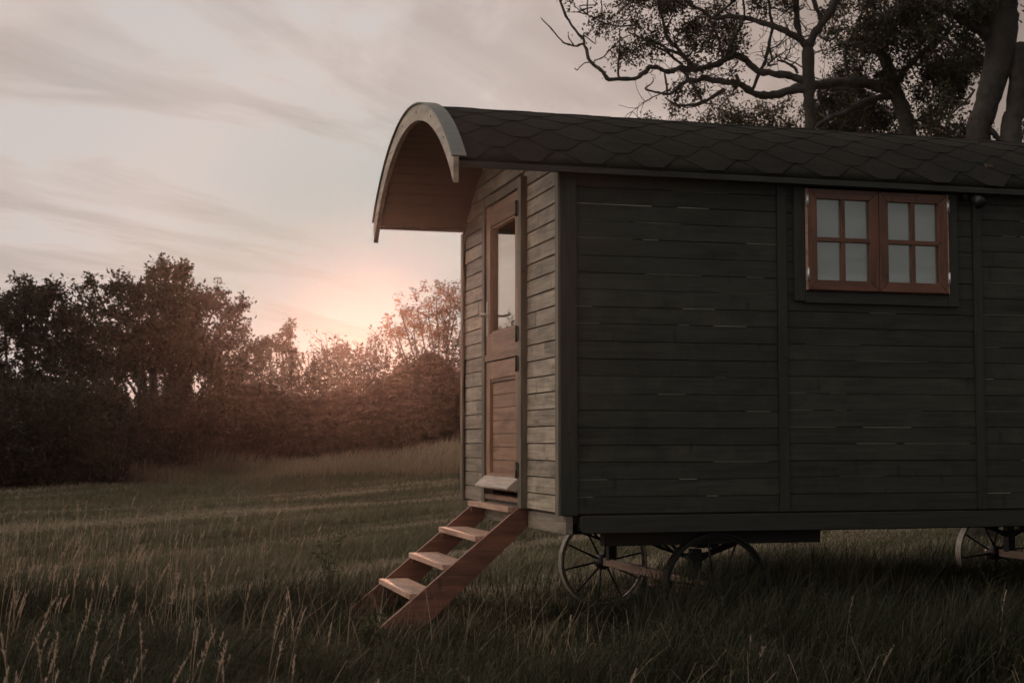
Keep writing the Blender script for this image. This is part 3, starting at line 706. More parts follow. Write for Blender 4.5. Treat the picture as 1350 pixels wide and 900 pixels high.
# ================================================================== TREES
def smooth_line(pts, k=4):
    pts = np.array(pts, float); out = []
    for i in range(len(pts)-1):
        p0 = pts[max(i-1, 0)]; p1 = pts[i]; p2 = pts[i+1]; p3 = pts[min(i+2, len(pts)-1)]
        for j in range(k):
            t = j/k; out.append(.5*((2*p1)+(-p0+p2)*t+(2*p0-5*p1+4*p2-p3)*t*t+(-p0+3*p1-3*p2+p3)*t**3))
    out.append(pts[-1]); return np.array(out)

def twig_tree(mb, p, d, ln, r, lvl, rr, tips, wob=.35):
    """small crooked branch growing from p, collecting leaf points"""
    pts = [p]; dirv = d; n = 5; seg = ln/n
    for i in range(n):
        dirv = unit(dirv+wob*np.array([rr.gauss(0, 1), rr.gauss(0, 1), rr.gauss(0, 1)])*.6+np.array([0, 0, .05])); pts.append(pts[-1]+dirv*seg)
        if lvl >= 1: tips.append(pts[-1])
    rs = [max(r*(1-.75*i/n), .003) for i in range(n+1)]
    mb.tube(pts, rs, 5 if lvl else 6, caps=False)
    if lvl < 2:
        for i in range(2, n+1):
            for q in range(2 if i < n else 3):
                nd = unit(dirv*.5+np.array([rr.gauss(0, 1), rr.gauss(0, 1), rr.gauss(0, .8)])*.7)
                twig_tree(mb, pts[i], nd, ln*rr.uniform(.4, .65), r*.5, lvl+1, rr, tips, wob)

def traced_tree(name, label, D0, trunk, limbs, clumps, seed, leaf=.055, mat='bark', twigs=0, group=None, lmat='leaf', per=120, fac=1.0):
    """limbs are drawn as photograph positions + half widths in photograph pixels, and wander in depth"""
    rr = random.Random(seed); r2 = np.random.default_rng(seed)
    base = W(trunk[0][0], trunk[0][1], D0); gx, gy = base[0], base[1]; gz = float(ground_z(gx, gy))
    root = empty(name, (gx, gy, gz)); tag(root, label, 'tree', group); O = np.array([gx, gy, gz])
    placed = []; mb = MB()
    def run(line, first):
        L_ = smooth_line(line, 5); n = len(L_)
        jit = r2.normal(size=(n, 2))*.38*np.minimum(L_[:, 2:3], 2.2); jit[0] = 0; jit[1:-1] = (jit[:-2]+jit[1:-1]*2+jit[2:])/3 if n > 3 else jit[1:-1]
        if not first: L_[:, :2] += jit
        if first: dep = D0
        else:
            q = min(placed, key=lambda t: (t[0]-L_[0][0])**2+(t[1]-L_[0][1])**2); dep = q[2]
        drift = rr.uniform(-1, 1)*.02; pts = []; rs = []
        for i, (a, b_, w) in enumerate(L_):
            pts.append(W(a, b_, dep)-O); rs.append(max(w, .45)*dep/FPX*(.94+.20*rr.uniform(-1, 1)*(1 if w < 9 else .35)))
            placed.append((a, b_, dep))
            if i < n-1:
                step = math.hypot(L_[i+1][0]-a, L_[i+1][1]-b_)*dep/FPX
                drift += rr.uniform(-1, 1)*.22; drift *= .9; dep += (0 if first else drift*step)
        if first: pts = [np.array([pts[0][0]*1.0, pts[0][1], -.1])]+pts; rs = [rs[0]*1.35]+rs
        mb.tube(pts, rs, 9 if rs[0] > .04 else 6, caps=True)
        return [p_ for p_, q_ in zip(pts, L_) if q_[0] > 845 or first]
    run(trunk, True); alls = []
    for ln in limbs: alls.append(run(ln, False))
    tips = []
    for (cx_, cy_, rx, ry, nt_, dz) in clumps:
        q = min(placed, key=lambda t: (t[0]-cx_)**2+(t[1]-cy_)**2); c = W(cx_, cy_, q[2]+dz)
        for _ in range(max(2, int(nt_*fac))):
            a = rr.uniform(0, 6.28); rd = rr.random()**.5; dpt = q[2]+dz+rr.uniform(-1, 1)*rx*q[2]/FPX*.8
            s = W(cx_+math.cos(a)*rd*rx, cy_+math.sin(a)*rd*ry, dpt)-O
            near = min(placed, key=lambda t: (t[0]-cx_-math.cos(a)*rd*rx)**2+(t[1]-cy_-math.sin(a)*rd*ry)**2)
            s0 = W(near[0], near[1], near[2])-O
            tips_l = []
            mid = (s0*.35+s*.65)+r2.normal(size=3)*.06
            if np.linalg.norm(s-s0) < 2.2: mb.tube(smooth_line([s0, (s0+mid)/2+r2.normal(size=3)*.05, mid, s], 3), np.linspace(.012, .004, 10), 5, caps=False)
            twig_tree(mb, s, unit(s-s0+r2.normal(size=3)*.3*np.linalg.norm(s-s0)+np.array([0, 0, .01])), rr.uniform(.25, .45), .006, 1, rr, tips_l, .5)
            tips += tips_l
    if twigs:
        for pl in alls:
            if len(pl) < 4: continue
            for _ in range(twigs):
                i = rr.randrange(2, len(pl)); dd_ = unit(r2.normal(size=3)+np.array([0, 0, .4])); tt = []
                twig_tree(mb, pl[i], dd_, rr.uniform(.3, .8), .010, 1, rr, tt, .55)
    mb.build('trunk', M[mat], root)
    if tips:
        tp = np.array(tips); P_ = np.repeat(tp, per//6, 0)+r2.normal(size=(len(tp)*(per//6), 3))*.055
        leaves('crown', P_, leaf, M[lmat], root)
    return root

P1 = [[1067, 690, 10], [1069, 420, 9.5], [1068, 185, 8.5], [1066, 120, 8], [1065, 62, 7.5]]
L1 = [
 [[1065, 62, 7], [1055, 52, 4.6], [1050, 30, 4.4], [1049, 0, 3.8], [1045, -40, 2.5]],
 [[1065, 62, 7], [1075, 45, 6], [1090, 22, 5.6], [1103, 0, 5], [1115, -40, 3]],
 [[1082, 34, 4], [1080, 20, 3.2], [1072, 0, 3], [1066, -30, 2]],
 [[1057, 54, 4.5], [1040, 43, 4.2], [1025, 36, 4], [990, 25, 3.6], [965, 22, 3.4], [940, 24, 3], [925, 14, 2.4], [905, 5, 1.6]],
 [[940, 24, 2.4], [952, 14, 2.2], [966, 4, 2], [980, -10, 1.4]],
 [[1062, 108, 6], [1045, 100, 5.2], [1018, 97, 5], [1000, 94, 5], [985, 80, 4.8], [970, 74, 4.6], [945, 84, 4.2], [920, 92, 4], [900, 90, 3.8], [885, 95, 3.6], [872, 92, 3.4], [858, 88, 3.4], [848, 97, 3.2], [832, 104, 3], [803, 104, 3], [794, 94, 2.8], [780, 82, 2.6], [773, 66, 2.4], [768, 52, 2.2], [756, 38, 1.9], [746, 20, 1.7], [738, 0, 1.5], [734, -20, 1]],
 [[769, 58, 1.9], [758, 60, 1.6], [745, 58, 1.5], [732, 45, 1.2], [722, 33, 1], [713, 24, .7]],
 [[756, 59, 1], [750, 50, .9], [749, 42, .6]],
 [[1062, 118, 6], [1040, 120, 5.4], [1020, 125, 5.2], [998, 124, 5], [978, 113, 5], [955, 108, 4.5], [930, 104, 4], [912, 106, 3.4], [898, 110, 3], [890, 120, 2.4], [878, 124, 2], [862, 121, 1.6], [851, 117, 1.2], [860, 110, .9], [861, 102, .6]],
 [[955, 117, 3], [940, 128, 2.8], [918, 137, 2.4], [896, 139, 2], [883, 133, 1.3], [876, 128, .8]],
 [[880, 124, 1.6], [878, 110, 1.4], [876, 96, 1.2]],
 [[817, 103, 1.6], [815, 85, 1.4], [817, 60, 1.2], [817, 40, .8]],
 [[783, 80, 1], [795, 75, 1], [808, 62, 1], [820, 52, .9], [832, 46, .7]],
 [[785, 82, .9], [770, 84, .8], [762, 92, .7], [757, 90, .5]],
 [[990, 122, 2.8], [996, 108, 2.6], [1005, 88, 2.6], [1013, 65, 2.4], [1018, 38, 2.2], [1015, 10, 2], [1008, -20, 1.4]],
 [[1014, 62, 1.6], [1018, 78, 1.5], [1012, 86, 1.4], [1025, 84, 1.2]],
 [[955, 78, 2.4], [950, 60, 2.2], [944, 42, 2], [938, 28, 1.8]],
 [[958, 76, 2.4], [965, 52, 2.2], [976, 35, 2], [981, 15, 1.8], [979, -10, 1.4]],
 [[922, 92, 3.2], [905, 78, 3], [890, 62, 3], [878, 45, 2.6], [873, 22, 2.4], [870, -10, 1.8]],
 [[915, 90, 2.6], [897, 72, 2.4], [880, 64, 2], [862, 55, 1.8], [845, 50, 1.4], [828, 42, 1]],
 [[900, 86, 2], [880, 70, 1.8], [858, 58, 1.6], [835, 45, 1.4]],
 [[838, 33, 1.4], [812, 34, 1.2], [795, 30, 1.2], [780, 22, 1.1], [765, 17, .9], [752, 16, .6]],
 [[1052, 97, 2.2], [1045, 88, 2], [1035, 82, 1.8], [1024, 80, 1.4]],
 [[1040, 85, 1], [1046, 84, .9], [1055, 76, .6]],
 [[898, 92, 2.6], [912, 110, 2.4], [920, 125, 2], [928, 136, 1.6]],
 [[970, 100, 3], [972, 112, 2.6], [968, 118, 2.2]],
]
C1 = [(850, 10, 50, 22, 26, 0), (905, 20, 45, 28, 26, .3), (870, 48, 42, 16, 16, -.2), (940, 35, 26, 22, 12, .2), (850, 62, 26, 10, 7, 0), (775, 6, 30, 8, 7, 0), (1000, 20, 18, 18, 4, 0),
      (960, 78, 26, 18, 12, 0), (905, 118, 14, 8, 5, 0), (1045, 20, 10, 20, 3, 0), (778, 50, 10, 5, 3, 0), (930, 65, 30, 10, 9, 0), (1085, 60, 22, 40, 10, .6), (860, -25, 70, 15, 16, 0), (1000, -20, 90, 14, 14, 0)]
traced_tree('crooked_tree', 'crooked half bare tree whose long limbs reach left over the roof', 18.5, P1, L1, C1, 5, twigs=2, fac=.42, per=24, leaf=.048)

P2 = [[1200, 690, 15], [1200, 420, 14], [1197, 190, 12], [1191, 150, 11.5], [1182, 125, 10.5], [1174, 95, 8.5], [1162, 70, 8]]
L2 = [
 [[1180, 122, 9], [1160, 115, 8], [1135, 109, 7.5], [1110, 107, 7], [1085, 110, 7], [1062, 113, 6.5], [1045, 118, 5.5], [1020, 126, 4.5], [1000, 128, 4]],
 [[1172, 126, 6], [1150, 130, 5], [1130, 138, 4.4], [1112, 150, 4], [1092, 157, 3.4], [1075, 168, 2.6]],
 [[1128, 140, 2.6], [1112, 137, 2.2], [1100, 128, 1.8]],
 [[1180, 112, 5], [1192, 95, 4.6], [1208, 78, 4.2], [1225, 62, 3.6], [1240, 50, 3], [1258, 30, 2.4]],
 [[1165, 72, 4], [1148, 68, 3], [1135, 68, 2.4], [1125, 66, 1.6]],
 [[1172, 92, 3], [1168, 70, 3], [1172, 40, 2.6], [1180, 10, 2.2], [1185, -20, 1.6]],
 [[1117, 100, 3], [1114, 75, 2.6], [1122, 50, 2.2], [1132, 30, 1.8], [1138, 5, 1.4]],
 [[1135, 80, 1.6], [1120, 82, 1.4], [1110, 86, 1]],
 [[1200, 165, 2.4], [1225, 150, 2], [1250, 150, 1.6]],
]
C2 = [(1150, 30, 45, 30, 26, 0), (1205, 40, 40, 32, 32, .3), (1240, 75, 32, 26, 24, 0), (1170, 65, 36, 20, 18, -.3), (1140, 85, 20, 14, 8, 0), (1245, 110, 25, 16, 9, 0), (1275, 70, 18, 24, 12, .5),
      (1260, 120, 12, 24, 8, .2), (1145, 158, 30, 22, 14, .5), (1150, 175, 22, 10, 8, .5), (1235, 172, 28, 16, 18, 0), (1170, 100, 24, 10, 7, 0), (1200, -10, 70, 14, 22, 0), (1100, 160, 20, 16, 9, .3), (1215, 150, 18, 12, 6, 0)]
traced_tree('leaning_tree', 'stout leaning tree with a level limb and dense leaves above the roof', 20.5, P2, L2, C2, 9, fac=.6, per=30, leaf=.055)

P3 = [[1288, 690, 24], [1288, 420, 19], [1288, 190, 16], [1297, 150, 17], [1308, 110, 18], [1318, 70, 21], [1320, 30, 23], [1318, -10, 22], [1312, -60, 18]]
L3 = [
 [[1308, 48, 12], [1290, 38, 8.5], [1270, 26, 7.5], [1248, 15, 6.5], [1225, 4, 5.5], [1205, -12, 4]],
 [[1338, 60, 14], [1342, 100, 13], [1338, 140, 13], [1333, 190, 14], [1330, 400, 16]],
 [[1338, 80, 7], [1325, 98, 7.5], [1308, 120, 7.5], [1296, 140, 8]],
 [[1286, 156, 4.5], [1300, 168, 4.5], [1316, 182, 4], [1330, 192, 3.5]],
 [[1285, 118, 2], [1272, 135, 1.8], [1255, 150, 1.6], [1248, 165, 1.5], [1250, 185, 1.2]],
 [[1340, 138, 8], [1352, 138, 8], [1362, 137, 7]],
]
C3 = [(1255, 8, 36, 18, 22, 0), (1285, 20, 16, 16, 8, 0), (1290, 60, 10, 30, 6, 0), (1240, 130, 20, 14, 5, 0), (1262, 172, 14, 14, 6, 0), (1346, 185, 8, 14, 4, 0), (1320, -40, 60, 20, 20, 0)]
traced_tree('old_tree', 'thick twin stemmed old tree at the right edge behind the hut', 17.5, P3, L3, C3, 13, fac=.5, per=30)

# stout dark tree between, and low leafy trees closing the view above the ridge
P4 = [[1112, 690, 16], [1112, 420, 15], [1110, 190, 14], [1108, 160, 12], [1118, 130, 8], [1135, 100, 5]]
L4 = [[[1108, 162, 7], [1095, 145, 5], [1085, 130, 3.5], [1078, 112, 2.5]], [[1112, 165, 7], [1130, 150, 5], [1150, 140, 3.5]]]
C4 = [(1090, 150, 26, 20, 14, 0), (1125, 150, 24, 18, 14, 0), (1110, 120, 20, 18, 9, 0)]
traced_tree('short_tree', 'short dark tree standing between the crooked and the leaning tree', 23, P4, L4, C4, 17, fac=.8, per=30)

def bushy(name, label, base_px, D, lobes, seed, leaf=.075, dens=1.0, lmat='leaf', cat='tree', trunk_r=.16, group=None, shell=.45, clr=.20, flat=.85, LPC=90):
    """tree with a branching trunk and many leaf clumps; lobes: (px, py, radius_px, weight)"""
    rr = random.Random(seed); r2 = np.random.default_rng(seed)
    b = W(base_px, 600, D); gz = float(ground_z(b[0], b[1])); O = np.array([b[0], b[1], gz])
    root = empty(name, tuple(O)); tag(root, label, cat, group); mb = MB(); Pl = []; vals = []
    for (px, py, rp, wt) in lobes:
        rw = rp*D/FPX; c = W(px, py, D+rr.uniform(-.5, .5)*rw)-O
        mid = np.array([c[0]*.3, c[1]*.3, max(c[2]*.45, .2)])+r2.normal(size=3)*.15
        ln = smooth_line([[0, 0, -.1], mid*.6, mid, c*.8+mid*.2, c], 3); mb.tube(ln, np.linspace(trunk_r*.6, .012, len(ln))**1.0, 7, caps=False)
        ncl = max(4, int(wt*dens*3.2*(rw/clr)**2))
        v = unit(r2.normal(size=(ncl, 3)))*(r2.random(ncl)**shell)[:, None]*rw; v[:, 2] *= flat
        for q in v:
            e = c+q
            if rr.random() < .25: mb.tube(smooth_line([c+q*.15, c+q*.55+r2.normal(size=3)*.06, e], 2), np.linspace(.016, .004, 5), 4, caps=False)
            k = int(LPC*rr.uniform(.6, 1.4)); out = unit(q[None])[0]
            # a spray: leaves strung along a few short shoots
            for _ in range(4):
                dv = unit(out*.8+r2.normal(size=3)*.75+np.array([0, 0, .25])); t = r2.random(k//4+1)[:, None]
                Pl.append(e+dv*t*clr*1.25+r2.normal(size=(k//4+1, 3))*.045); vals.append(np.full(k//4+1, rr.random()*.6)+r2.random(k//4+1)*.4)
    mb.build('trunk', M['bark'], root); P_ = np.concatenate(Pl); keep = P_[:, 2] > .03
    leaves('crown', P_[keep], leaf, M[lmat], root, val=np.concatenate(vals)[keep]); return root

bushy('elder_tree', 'dark round crowned tree at the left edge above the hedge', 20, 33.5,
      [(40, 396, 34, 1), (90, 398, 30, .9), (5, 413, 34, 1), (60, 433, 45, 1.1), (10, 463, 40, .8), (70, 483, 42, .8), (-40, 418, 55, 1), (-60, 478, 60, 1), (25, 518, 36, .9), (100, 448, 34, 1), (-110, 458, 60, 1), (45, 380, 20, 1), (50, 518, 50, .9), (120, 518, 40, .8), (-20, 518, 50, .8), (110, 478, 40, 1)], 21, dens=1.15, trunk_r=.10, leaf=.105, clr=.24, LPC=66)
bushy('field_maple', 'tallest dark tree above the left hedge with ragged crown', 205, 38,
      [(222, 371, 27, 1.1), (180, 387, 26, 1), (262, 394, 30, 1.1), (215, 409, 45, 1.2), (150, 409, 28, 1), (290, 434, 30, .9), (240, 449, 45, 1), (175, 454, 42, 1.1), (312, 409, 14, .9), (318, 441, 16, .7), (127, 381, 15, .9), (235, 352, 12, 1), (300, 479, 30, .6), (205, 494, 40, .7), (255, 504, 36, .7), (130, 479, 30, .7), (155, 371, 10, 1), (285, 401, 20, 1), (200, 439, 60, 1), (260, 469, 50, .8), (160, 499, 45, .8), (110, 419, 30, 1), (205, 361, 14, 1), (300, 509, 30, .7)], 22, dens=1.2, trunk_r=.11, leaf=.12, clr=.28, LPC=66)
bushy('young_elm', 'slender leafy shoot rising from the hedge right of the tallest tree', 378, 43.5,
      [(383, 428, 6, 2.0), (380, 440, 8, 1.8), (372, 456, 12, 1.6), (345, 460, 16, 1.2), (352, 450, 7, 1.5), (335, 475, 18, 1.1), (385, 475, 14, 1.2)], 23, leaf=.12, dens=1.0, trunk_r=.05, clr=.13, LPC=16)
bushy('thin_birch', 'feathery small tree in the evening glow beside the door wall', 572, 44,
      [(575, 392, 20, .9), (595, 388, 20, .9), (550, 405, 16, .8), (565, 415, 24, 1), (600, 415, 26, 1), (528, 408, 9, .8), (520, 428, 12, .8), (545, 432, 20, 1), (580, 440, 26, 1.2), (617, 400, 26, 1), (640, 410, 30, 1), (520, 445, 12, .9)], 24, leaf=.085, dens=.8, lmat='leafwarm', trunk_r=.07, clr=.24, LPC=55)
bushy('back_thicket', 'low leafy tree showing just over the roof ridge under bare limbs', 930, 26,
      [(880, 165, 22, .7), (930, 160, 26, 1.1), (975, 155, 30, 1.3), (1020, 155, 28, 1.2), (860, 182, 20, .7), (910, 185, 30, 1), (970, 190, 36, 1.2), (1040, 185, 34, 1.2), (1000, 220, 60, .6), (1060, 175, 25, 1)], 25, leaf=.06, dens=1.0, trunk_r=.12, clr=.22, LPC=95)
bushy('back_thicket', 'leafy tree behind the trunks at the right of the ridge', 1250, 27,
      [(1160, 165, 22, .7), (1240, 165, 24, .8), (1215, 185, 22, .8), (1180, 185, 24, .7), (1275, 180, 22, .7), (1240, 215, 60, .5), (1350, 170, 22, .7), (1110, 190, 30, .8), (1130, 120, 18, .5), (1400, 150, 60, .8)], 26, leaf=.06, dens=.9, trunk_r=.12, clr=.22, LPC=75)

# ---- hedge: continuous bramble and scrub mass along the far edge
def hedge():
    top = np.array([(-700, 500), (-300, 500), (0, 515), (150, 518), (250, 505), (300, 485), (340, 470), (372, 478), (398, 486), (412, 466), (440, 464), (470, 462), (490, 456), (520, 452), (545, 446), (580, 440), (613, 436), (700, 440), (900, 450), (1100, 440), (1400, 430), (2200, 440)], float)
    dep = np.array([(-700, 25), (0, 29.5), (150, 31), (250, 37), (400, 41.5), (613, 44), (900, 45), (1400, 45), (2200, 44)], float)
    n = 230000; px = np.concatenate([rng.uniform(-700, 720, int(n*.8)), rng.uniform(720, 2200, int(n*.2))]); n = len(px)
    D = np.interp(px, dep[:, 0], dep[:, 1]); ty = np.interp(px, top[:, 0], top[:, 1])
    ty = ty + (vnoise(px/22, px*0, 71)-.5)*34+(vnoise(px/6, px*0, 72)-.5)*16
    depth = rng.random(n); Dn = D-.4+depth*2.6
    x, y = LD((px-675)/FPX*Dn, Dn); zg = ground_z(x, y)
    ztop = CAM[2]+(584-ty)/FPX*D; f = rng.random(n)**.62
    bulge = .55+.45*vnoise(px/30+5, f*3, 73); f2 = f*np.sqrt(np.clip(1-(2*np.clip(depth, 0, 1)-1)**2*.55, 0, 1))
    z = zg+(ztop-zg)*f2
    P = np.stack([x, y, z], 1)
    # hollow and swell the face towards the viewer
    push = (vnoise(px/26, z*2.2, 74)-.5)*1.0; P[:, :2] -= (push*(1-depth))[:, None]*Fh[:2]
    root = empty('hedge', tuple(P.mean(0)*[1, 1, 0])); O = np.array(root.location)
    tag(root, 'long dark bramble hedge closing the far side of the field', 'hedge')
    val = .65*vnoise(px/14, z*3, 75)+.35*rng.random(n)
    leaves('foliage', P-O, .085, M['hedge'], root, val=val, aspect=.6)
    # shoots standing up out of the top, arching bramble canes
    mb = MB(); Pl = []
    for _ in range(260):
        p = random.uniform(-100, 680); D_ = float(np.interp(p, dep[:, 0], dep[:, 1]))+random.uniform(0, 1.5); t_ = float(np.interp(p, top[:, 0], top[:, 1]))
        b = W(p, t_+random.uniform(0, 30), D_)-O; h_ = random.uniform(.2, .75); a = random.gauss(0, .35); a2 = random.gauss(0, .35)
        pts = [b, b+[a*.2*h_, a2*.2*h_, h_*.5], b+[a*h_, a2*h_, h_]]; mb.tube(pts, [.012, .009, .004], 4, caps=False)
        for q in range(14): t = random.random(); Pl.append(b+np.array([a*h_*t, a2*h_*t, h_*t])+np.array([random.gauss(0, .05) for _ in range(3)]))
    for _ in range(500):   # stems in the mass
        p = random.uniform(-300, 700); D_ = float(np.interp(p, dep[:, 0], dep[:, 1]))+random.uniform(.3, 1.8); l_ = (p-675)/FPX*D_
        xx, yy = LD(l_, D_); b = np.array([xx, yy, float(ground_z(xx, yy))-.05])-O; h_ = random.uniform(1.0, 2.2)
        mb.tube([b, b+[random.gauss(0, .2), random.gauss(0, .2), h_*.5], b+[random.gauss(0, .5), random.gauss(0, .5), h_]], [.03, .02, .01], 4, caps=False)
    mb.build('stems', M['bark'], root); leaves('shoots', np.array(Pl), .10, M['leaf'], root)
    # solid sheet added inside the hedge to block light, as an uneven mound
    cols = np.arange(-700, 2201, 12.0); hv = 9; V = []
    for c in cols:
        D_ = float(np.interp(c, dep[:, 0], dep[:, 1])); t_ = float(np.interp(c, top[:, 0], top[:, 1]))
        for k in range(hv):
            s = k/(hv-1); D2 = D_+.9+.9*s*(1-.0)+.5*(vnoise(c/20, k*.7, 77)-.5); D2 = D_+1.1+1.0*s+.5*(float(vnoise(c/20, k*.7, 77))-.5)
            zt = CAM[2]+(584-t_)/FPX*D_; xx, yy = LD((c-675)/FPX*D2, D2); zg_ = float(ground_z(xx, yy))
            V.append((xx, yy, zg_-.05+(zt-zg_)*(.56+.26*float(vnoise(c/34, 0, 78))+.12*float(vnoise(c/11, 0, 79)))*math.sin(min(s*1.25, 1)*math.pi/2)+.0*k))
    V = np.array(V)-O; lo = []
    for i in range(len(cols)-1):
        for k in range(hv-1): a = i*hv+k; lo += [a, a+hv, a+hv+1, a+1]
    o = npmesh('dense_core', V, 4, np.array(lo), rng.random(len(lo)//4)*.4, M['hedge'], root, smooth=False)
    md = o.modifiers.new('t', 'SOLIDIFY'); md.thickness = .08; md.offset = 0
hedge()

# ================================================================== SKY, SUN, HAZE
SUN_AZ, SUN_EL = rad(9.8), rad(5.25)      # azimuth from +Y towards +X
sd = np.array([math.sin(SUN_AZ)*math.cos(SUN_EL), math.cos(SUN_AZ)*math.cos(SUN_EL), math.sin(SUN_EL)])
wd = bpy.data.worlds.new('World'); S.world = wd; wd.use_nodes = True; nt = wd.node_tree; L = nt.links
for n_ in list(nt.nodes): nt.nodes.remove(n_)
out = N(nt, 'ShaderNodeOutputWorld')
sky = N(nt, 'ShaderNodeTexSky', sky_type='NISHITA', sun_disc=False, sun_elevation=SUN_EL, sun_rotation=SUN_AZ, altitude=50.0, air_density=1.2, dust_density=1.5, ozone_density=1.5)
bg1 = N(nt, 'ShaderNodeBackground', Strength=.10); L.new(sky.outputs[0], bg1.inputs[0])
tc = N(nt, 'ShaderNodeTexCoord'); nrm = N(nt, 'ShaderNodeVectorMath', operation='NORMALIZE'); L.new(tc.outputs['Generated'], nrm.inputs[0])
dot = N(nt, 'ShaderNodeVectorMath', operation='DOT_PRODUCT'); L.new(nrm.outputs[0], dot.inputs[0])
gl = rad(-1.5)+YAW*0; g_az, g_el = rad(6.0), rad(8.0)
dot.inputs[1].default_value = (math.sin(g_az)*math.cos(g_el), math.cos(g_az)*math.cos(g_el), math.sin(g_el))
ac = N(nt, 'ShaderNodeMath', operation='ARCCOSINE'); L.new(dot.outputs['Value'], ac.inputs[0])
dv = N(nt, 'ShaderNodeMath', operation='DIVIDE'); L.new(ac.outputs[0], dv.inputs[0]); dv.inputs[1].default_value = math.pi
# thin high cloud sheet: colour by angle from the hidden sun
glow = ramp(nt, [(0, (.62, .585, .57)), (.05, (.61, .565, .55)), (.08, (.56, .485, .455)), (.11, (.46, .38, .34)), (.14, (.335, .275, .243)), (.25, (.265, .228, .208)), (.5, (.22, .215, .215)), (.8, (.195, .20, .205))])
L.new(dv.outputs[0], glow.inputs[0])
sep = N(nt, 'ShaderNodeSeparateXYZ'); L.new(nrm.outputs[0], sep.inputs[0])
zc = N(nt, 'ShaderNodeMath', operation='MAXIMUM'); L.new(sep.outputs[2], zc.inputs[0]); zc.inputs[1].default_value = .0
za = N(nt, 'ShaderNodeMath', operation='ADD'); L.new(zc.outputs[0], za.inputs[0]); za.inputs[1].default_value = .10
px_ = N(nt, 'ShaderNodeMath', operation='DIVIDE'); L.new(sep.outputs[0], px_.inputs[0]); L.new(za.outputs[0], px_.inputs[1])
py_ = N(nt, 'ShaderNodeMath', operation='DIVIDE'); L.new(sep.outputs[1], py_.inputs[0]); L.new(za.outputs[0], py_.inputs[1])
cv = N(nt, 'ShaderNodeCombineXYZ'); L.new(px_.outputs[0], cv.inputs[0]); L.new(py_.outputs[0], cv.inputs[1])
rot = N(nt, 'ShaderNodeVectorRotate', rotation_type='Z_AXIS', Angle=rad(44)); L.new(cv.outputs[0], rot.inputs['Vector'])
def cloud(sx, sy, scale, detail, dist, lo_, hi_, off=0.0):
    mp = N(nt, 'ShaderNodeMapping'); mp.inputs['Scale'].default_value = (sx, sy, 1); mp.inputs['Location'].default_value = (off, off*.7, off)
    L.new(rot.outputs[0], mp.inputs['Vector'])
    n_ = N(nt, 'ShaderNodeTexNoise', Scale=scale, Detail=detail, Roughness=.6, Distortion=dist); L.new(mp.outputs[0], n_.inputs['Vector'])
    m_ = N(nt, 'ShaderNodeMapRange'); L.new(n_.outputs['Fac'], m_.inputs[0]); m_.inputs[1].default_value = lo_; m_.inputs[2].default_value = hi_
    m_.clamp = True; return m_.outputs[0]
c1 = cloud(1.5, .62, 1.0, 7.0, 1.1, .40, .62, 3.1)
c2 = cloud(6.0, .9, 1.0, 6.0, .4, .40, .66, 9.7)
core = N(nt, 'ShaderNodeVectorMath', operation='DOT_PRODUCT'); L.new(nrm.outputs[0], core.inputs[0]); core.inputs[1].default_value = tuple(sd)
ca = N(nt, 'ShaderNodeMath', operation='ARCCOSINE'); L.new(core.outputs['Value'], ca.inputs[0])
cm = N(nt, 'ShaderNodeMapRange', interpolation_type='SMOOTHSTEP'); L.new(ca.outputs[0], cm.inputs[0]); cm.inputs[1].default_value = rad(0); cm.inputs[2].default_value = rad(10)
clear = mixc(nt, cm.outputs[0], (.06, .55, .68), (1, 1, 1))      # sky dimmed and blued round the sun, offsetting the haze glow
darkc = mixc(nt, 1.0, glow.outputs[0], (.81, .775, .76), 'MULTIPLY')
lightc = mixc(nt, 1.0, glow.outputs[0], (1.20, 1.17, 1.15), 'MULTIPLY')
cc = mixc(nt, c1, darkc, lightc)
m2 = N(nt, 'ShaderNodeMath', operation='MULTIPLY'); L.new(c2, m2.inputs[0]); m2.inputs[1].default_value = .35
cc = mixc(nt, m2.outputs[0], cc, lightc)
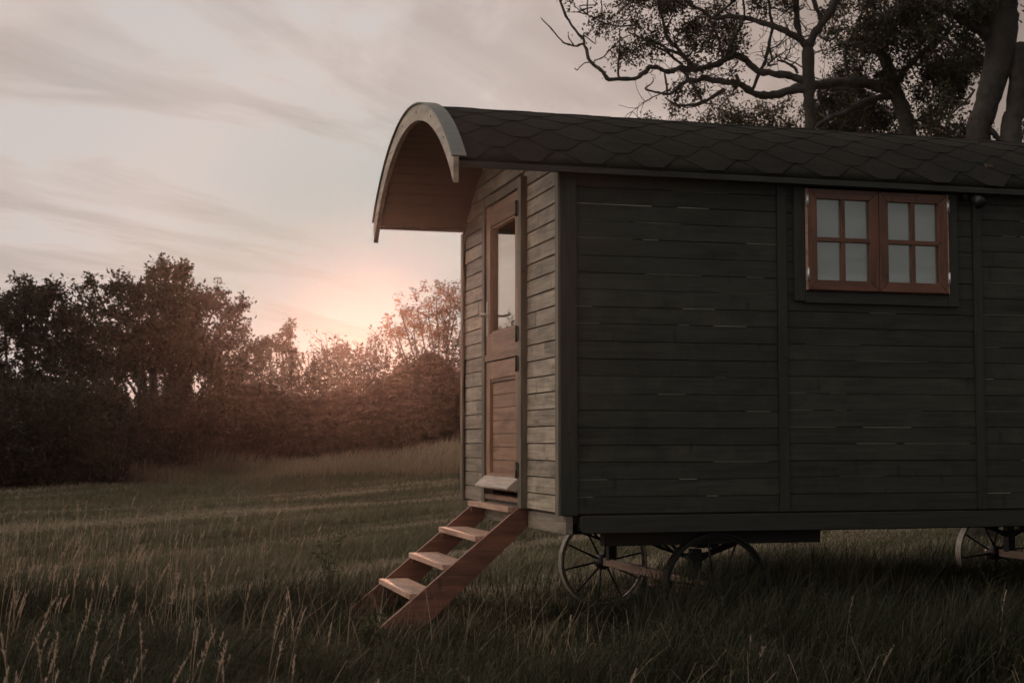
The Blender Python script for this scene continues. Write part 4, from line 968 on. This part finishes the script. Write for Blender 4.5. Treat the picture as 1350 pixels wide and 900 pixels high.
# unseen bright sky patch added left of the view to light the door end
pd = N(nt, 'ShaderNodeVectorMath', operation='DOT_PRODUCT'); L.new(nrm.outputs[0], pd.inputs[0])
b_az, b_el = rad(-80), rad(36); pd.inputs[1].default_value = (math.sin(b_az)*math.cos(b_el), math.cos(b_az)*math.cos(b_el), math.sin(b_el))
pm = N(nt, 'ShaderNodeMapRange', interpolation_type='SMOOTHSTEP'); L.new(pd.outputs['Value'], pm.inputs[0]); pm.inputs[1].default_value = .30; pm.inputs[2].default_value = .93
cc = mixc(nt, 1.0, cc, (.60, .555, .54), 'DARKEN')
cc = mixc(nt, 1.0, cc, clear, 'MULTIPLY')
sky_fill = mixc(nt, pm.outputs[0], (0, 0, 0), (1.05, .92, .80))
capped = mixc(nt, 1.0, cc, sky_fill, 'ADD')
bg2 = N(nt, 'ShaderNodeBackground', Strength=1.0); L.new(capped, bg2.inputs[0])
mx = N(nt, 'ShaderNodeMixShader', Fac=.97); L.new(bg1.outputs[0], mx.inputs[1]); L.new(bg2.outputs[0], mx.inputs[2]); L.new(mx.outputs[0], out.inputs['Surface'])

sl_ = bpy.data.lights.new('sun', 'SUN'); sl_.energy = 2.5; sl_.angle = rad(.6); sl_.color = (.86, .37, .24)
so_ = bpy.data.objects.new('sun', sl_); COL.objects.link(so_); so_.rotation_euler = Vector(sd).to_track_quat('Z', 'Y').to_euler()

mb = MB(); mb.box(-720, 720, -720, 720, -3, 8.8); hz = mb.build('haze', M['soil']); hz.data.materials.clear()
m = bpy.data.materials.new('evening_haze'); m.use_nodes = True; nt = m.node_tree; nt.nodes.remove(nt.nodes['Principled BSDF'])
pv = N(nt, 'ShaderNodeVolumePrincipled', Density=.0003, Anisotropy=.918); pv.inputs['Color'].default_value = (.95, .90, .86, 1)
nt.links.new(pv.outputs[0], nt.nodes['Material Output'].inputs['Volume']); hz.data.materials.append(m)
tag(hz, 'thin evening haze lit by the low sun', 'haze', kind='stuff')

# ================================================================== CAMERA, VIEW
cd = bpy.data.cameras.new('camera'); co = bpy.data.objects.new('camera', cd); COL.objects.link(co)
co.location = CAM; co.rotation_euler = (math.pi/2+PITCH, 0, -YAW)
cd.sensor_width = 36; cd.lens = FPX/1350*36; cd.clip_end = 6000; cd.clip_start = .05
cd.dof.use_dof = True; cd.dof.focus_distance = 9.3; cd.dof.aperture_fstop = 5.6
S.camera = co
S.view_settings.view_transform = 'Standard'; S.view_settings.look = 'None'; S.view_settings.exposure = 0; S.view_settings.gamma = 1
S.view_settings.use_curve_mapping = False
S.render.engine = 'CYCLES'; S.cycles.use_denoising = True
S.cycles.max_bounces = 6; S.cycles.volume_bounces = 0; S.cycles.transparent_max_bounces = 6
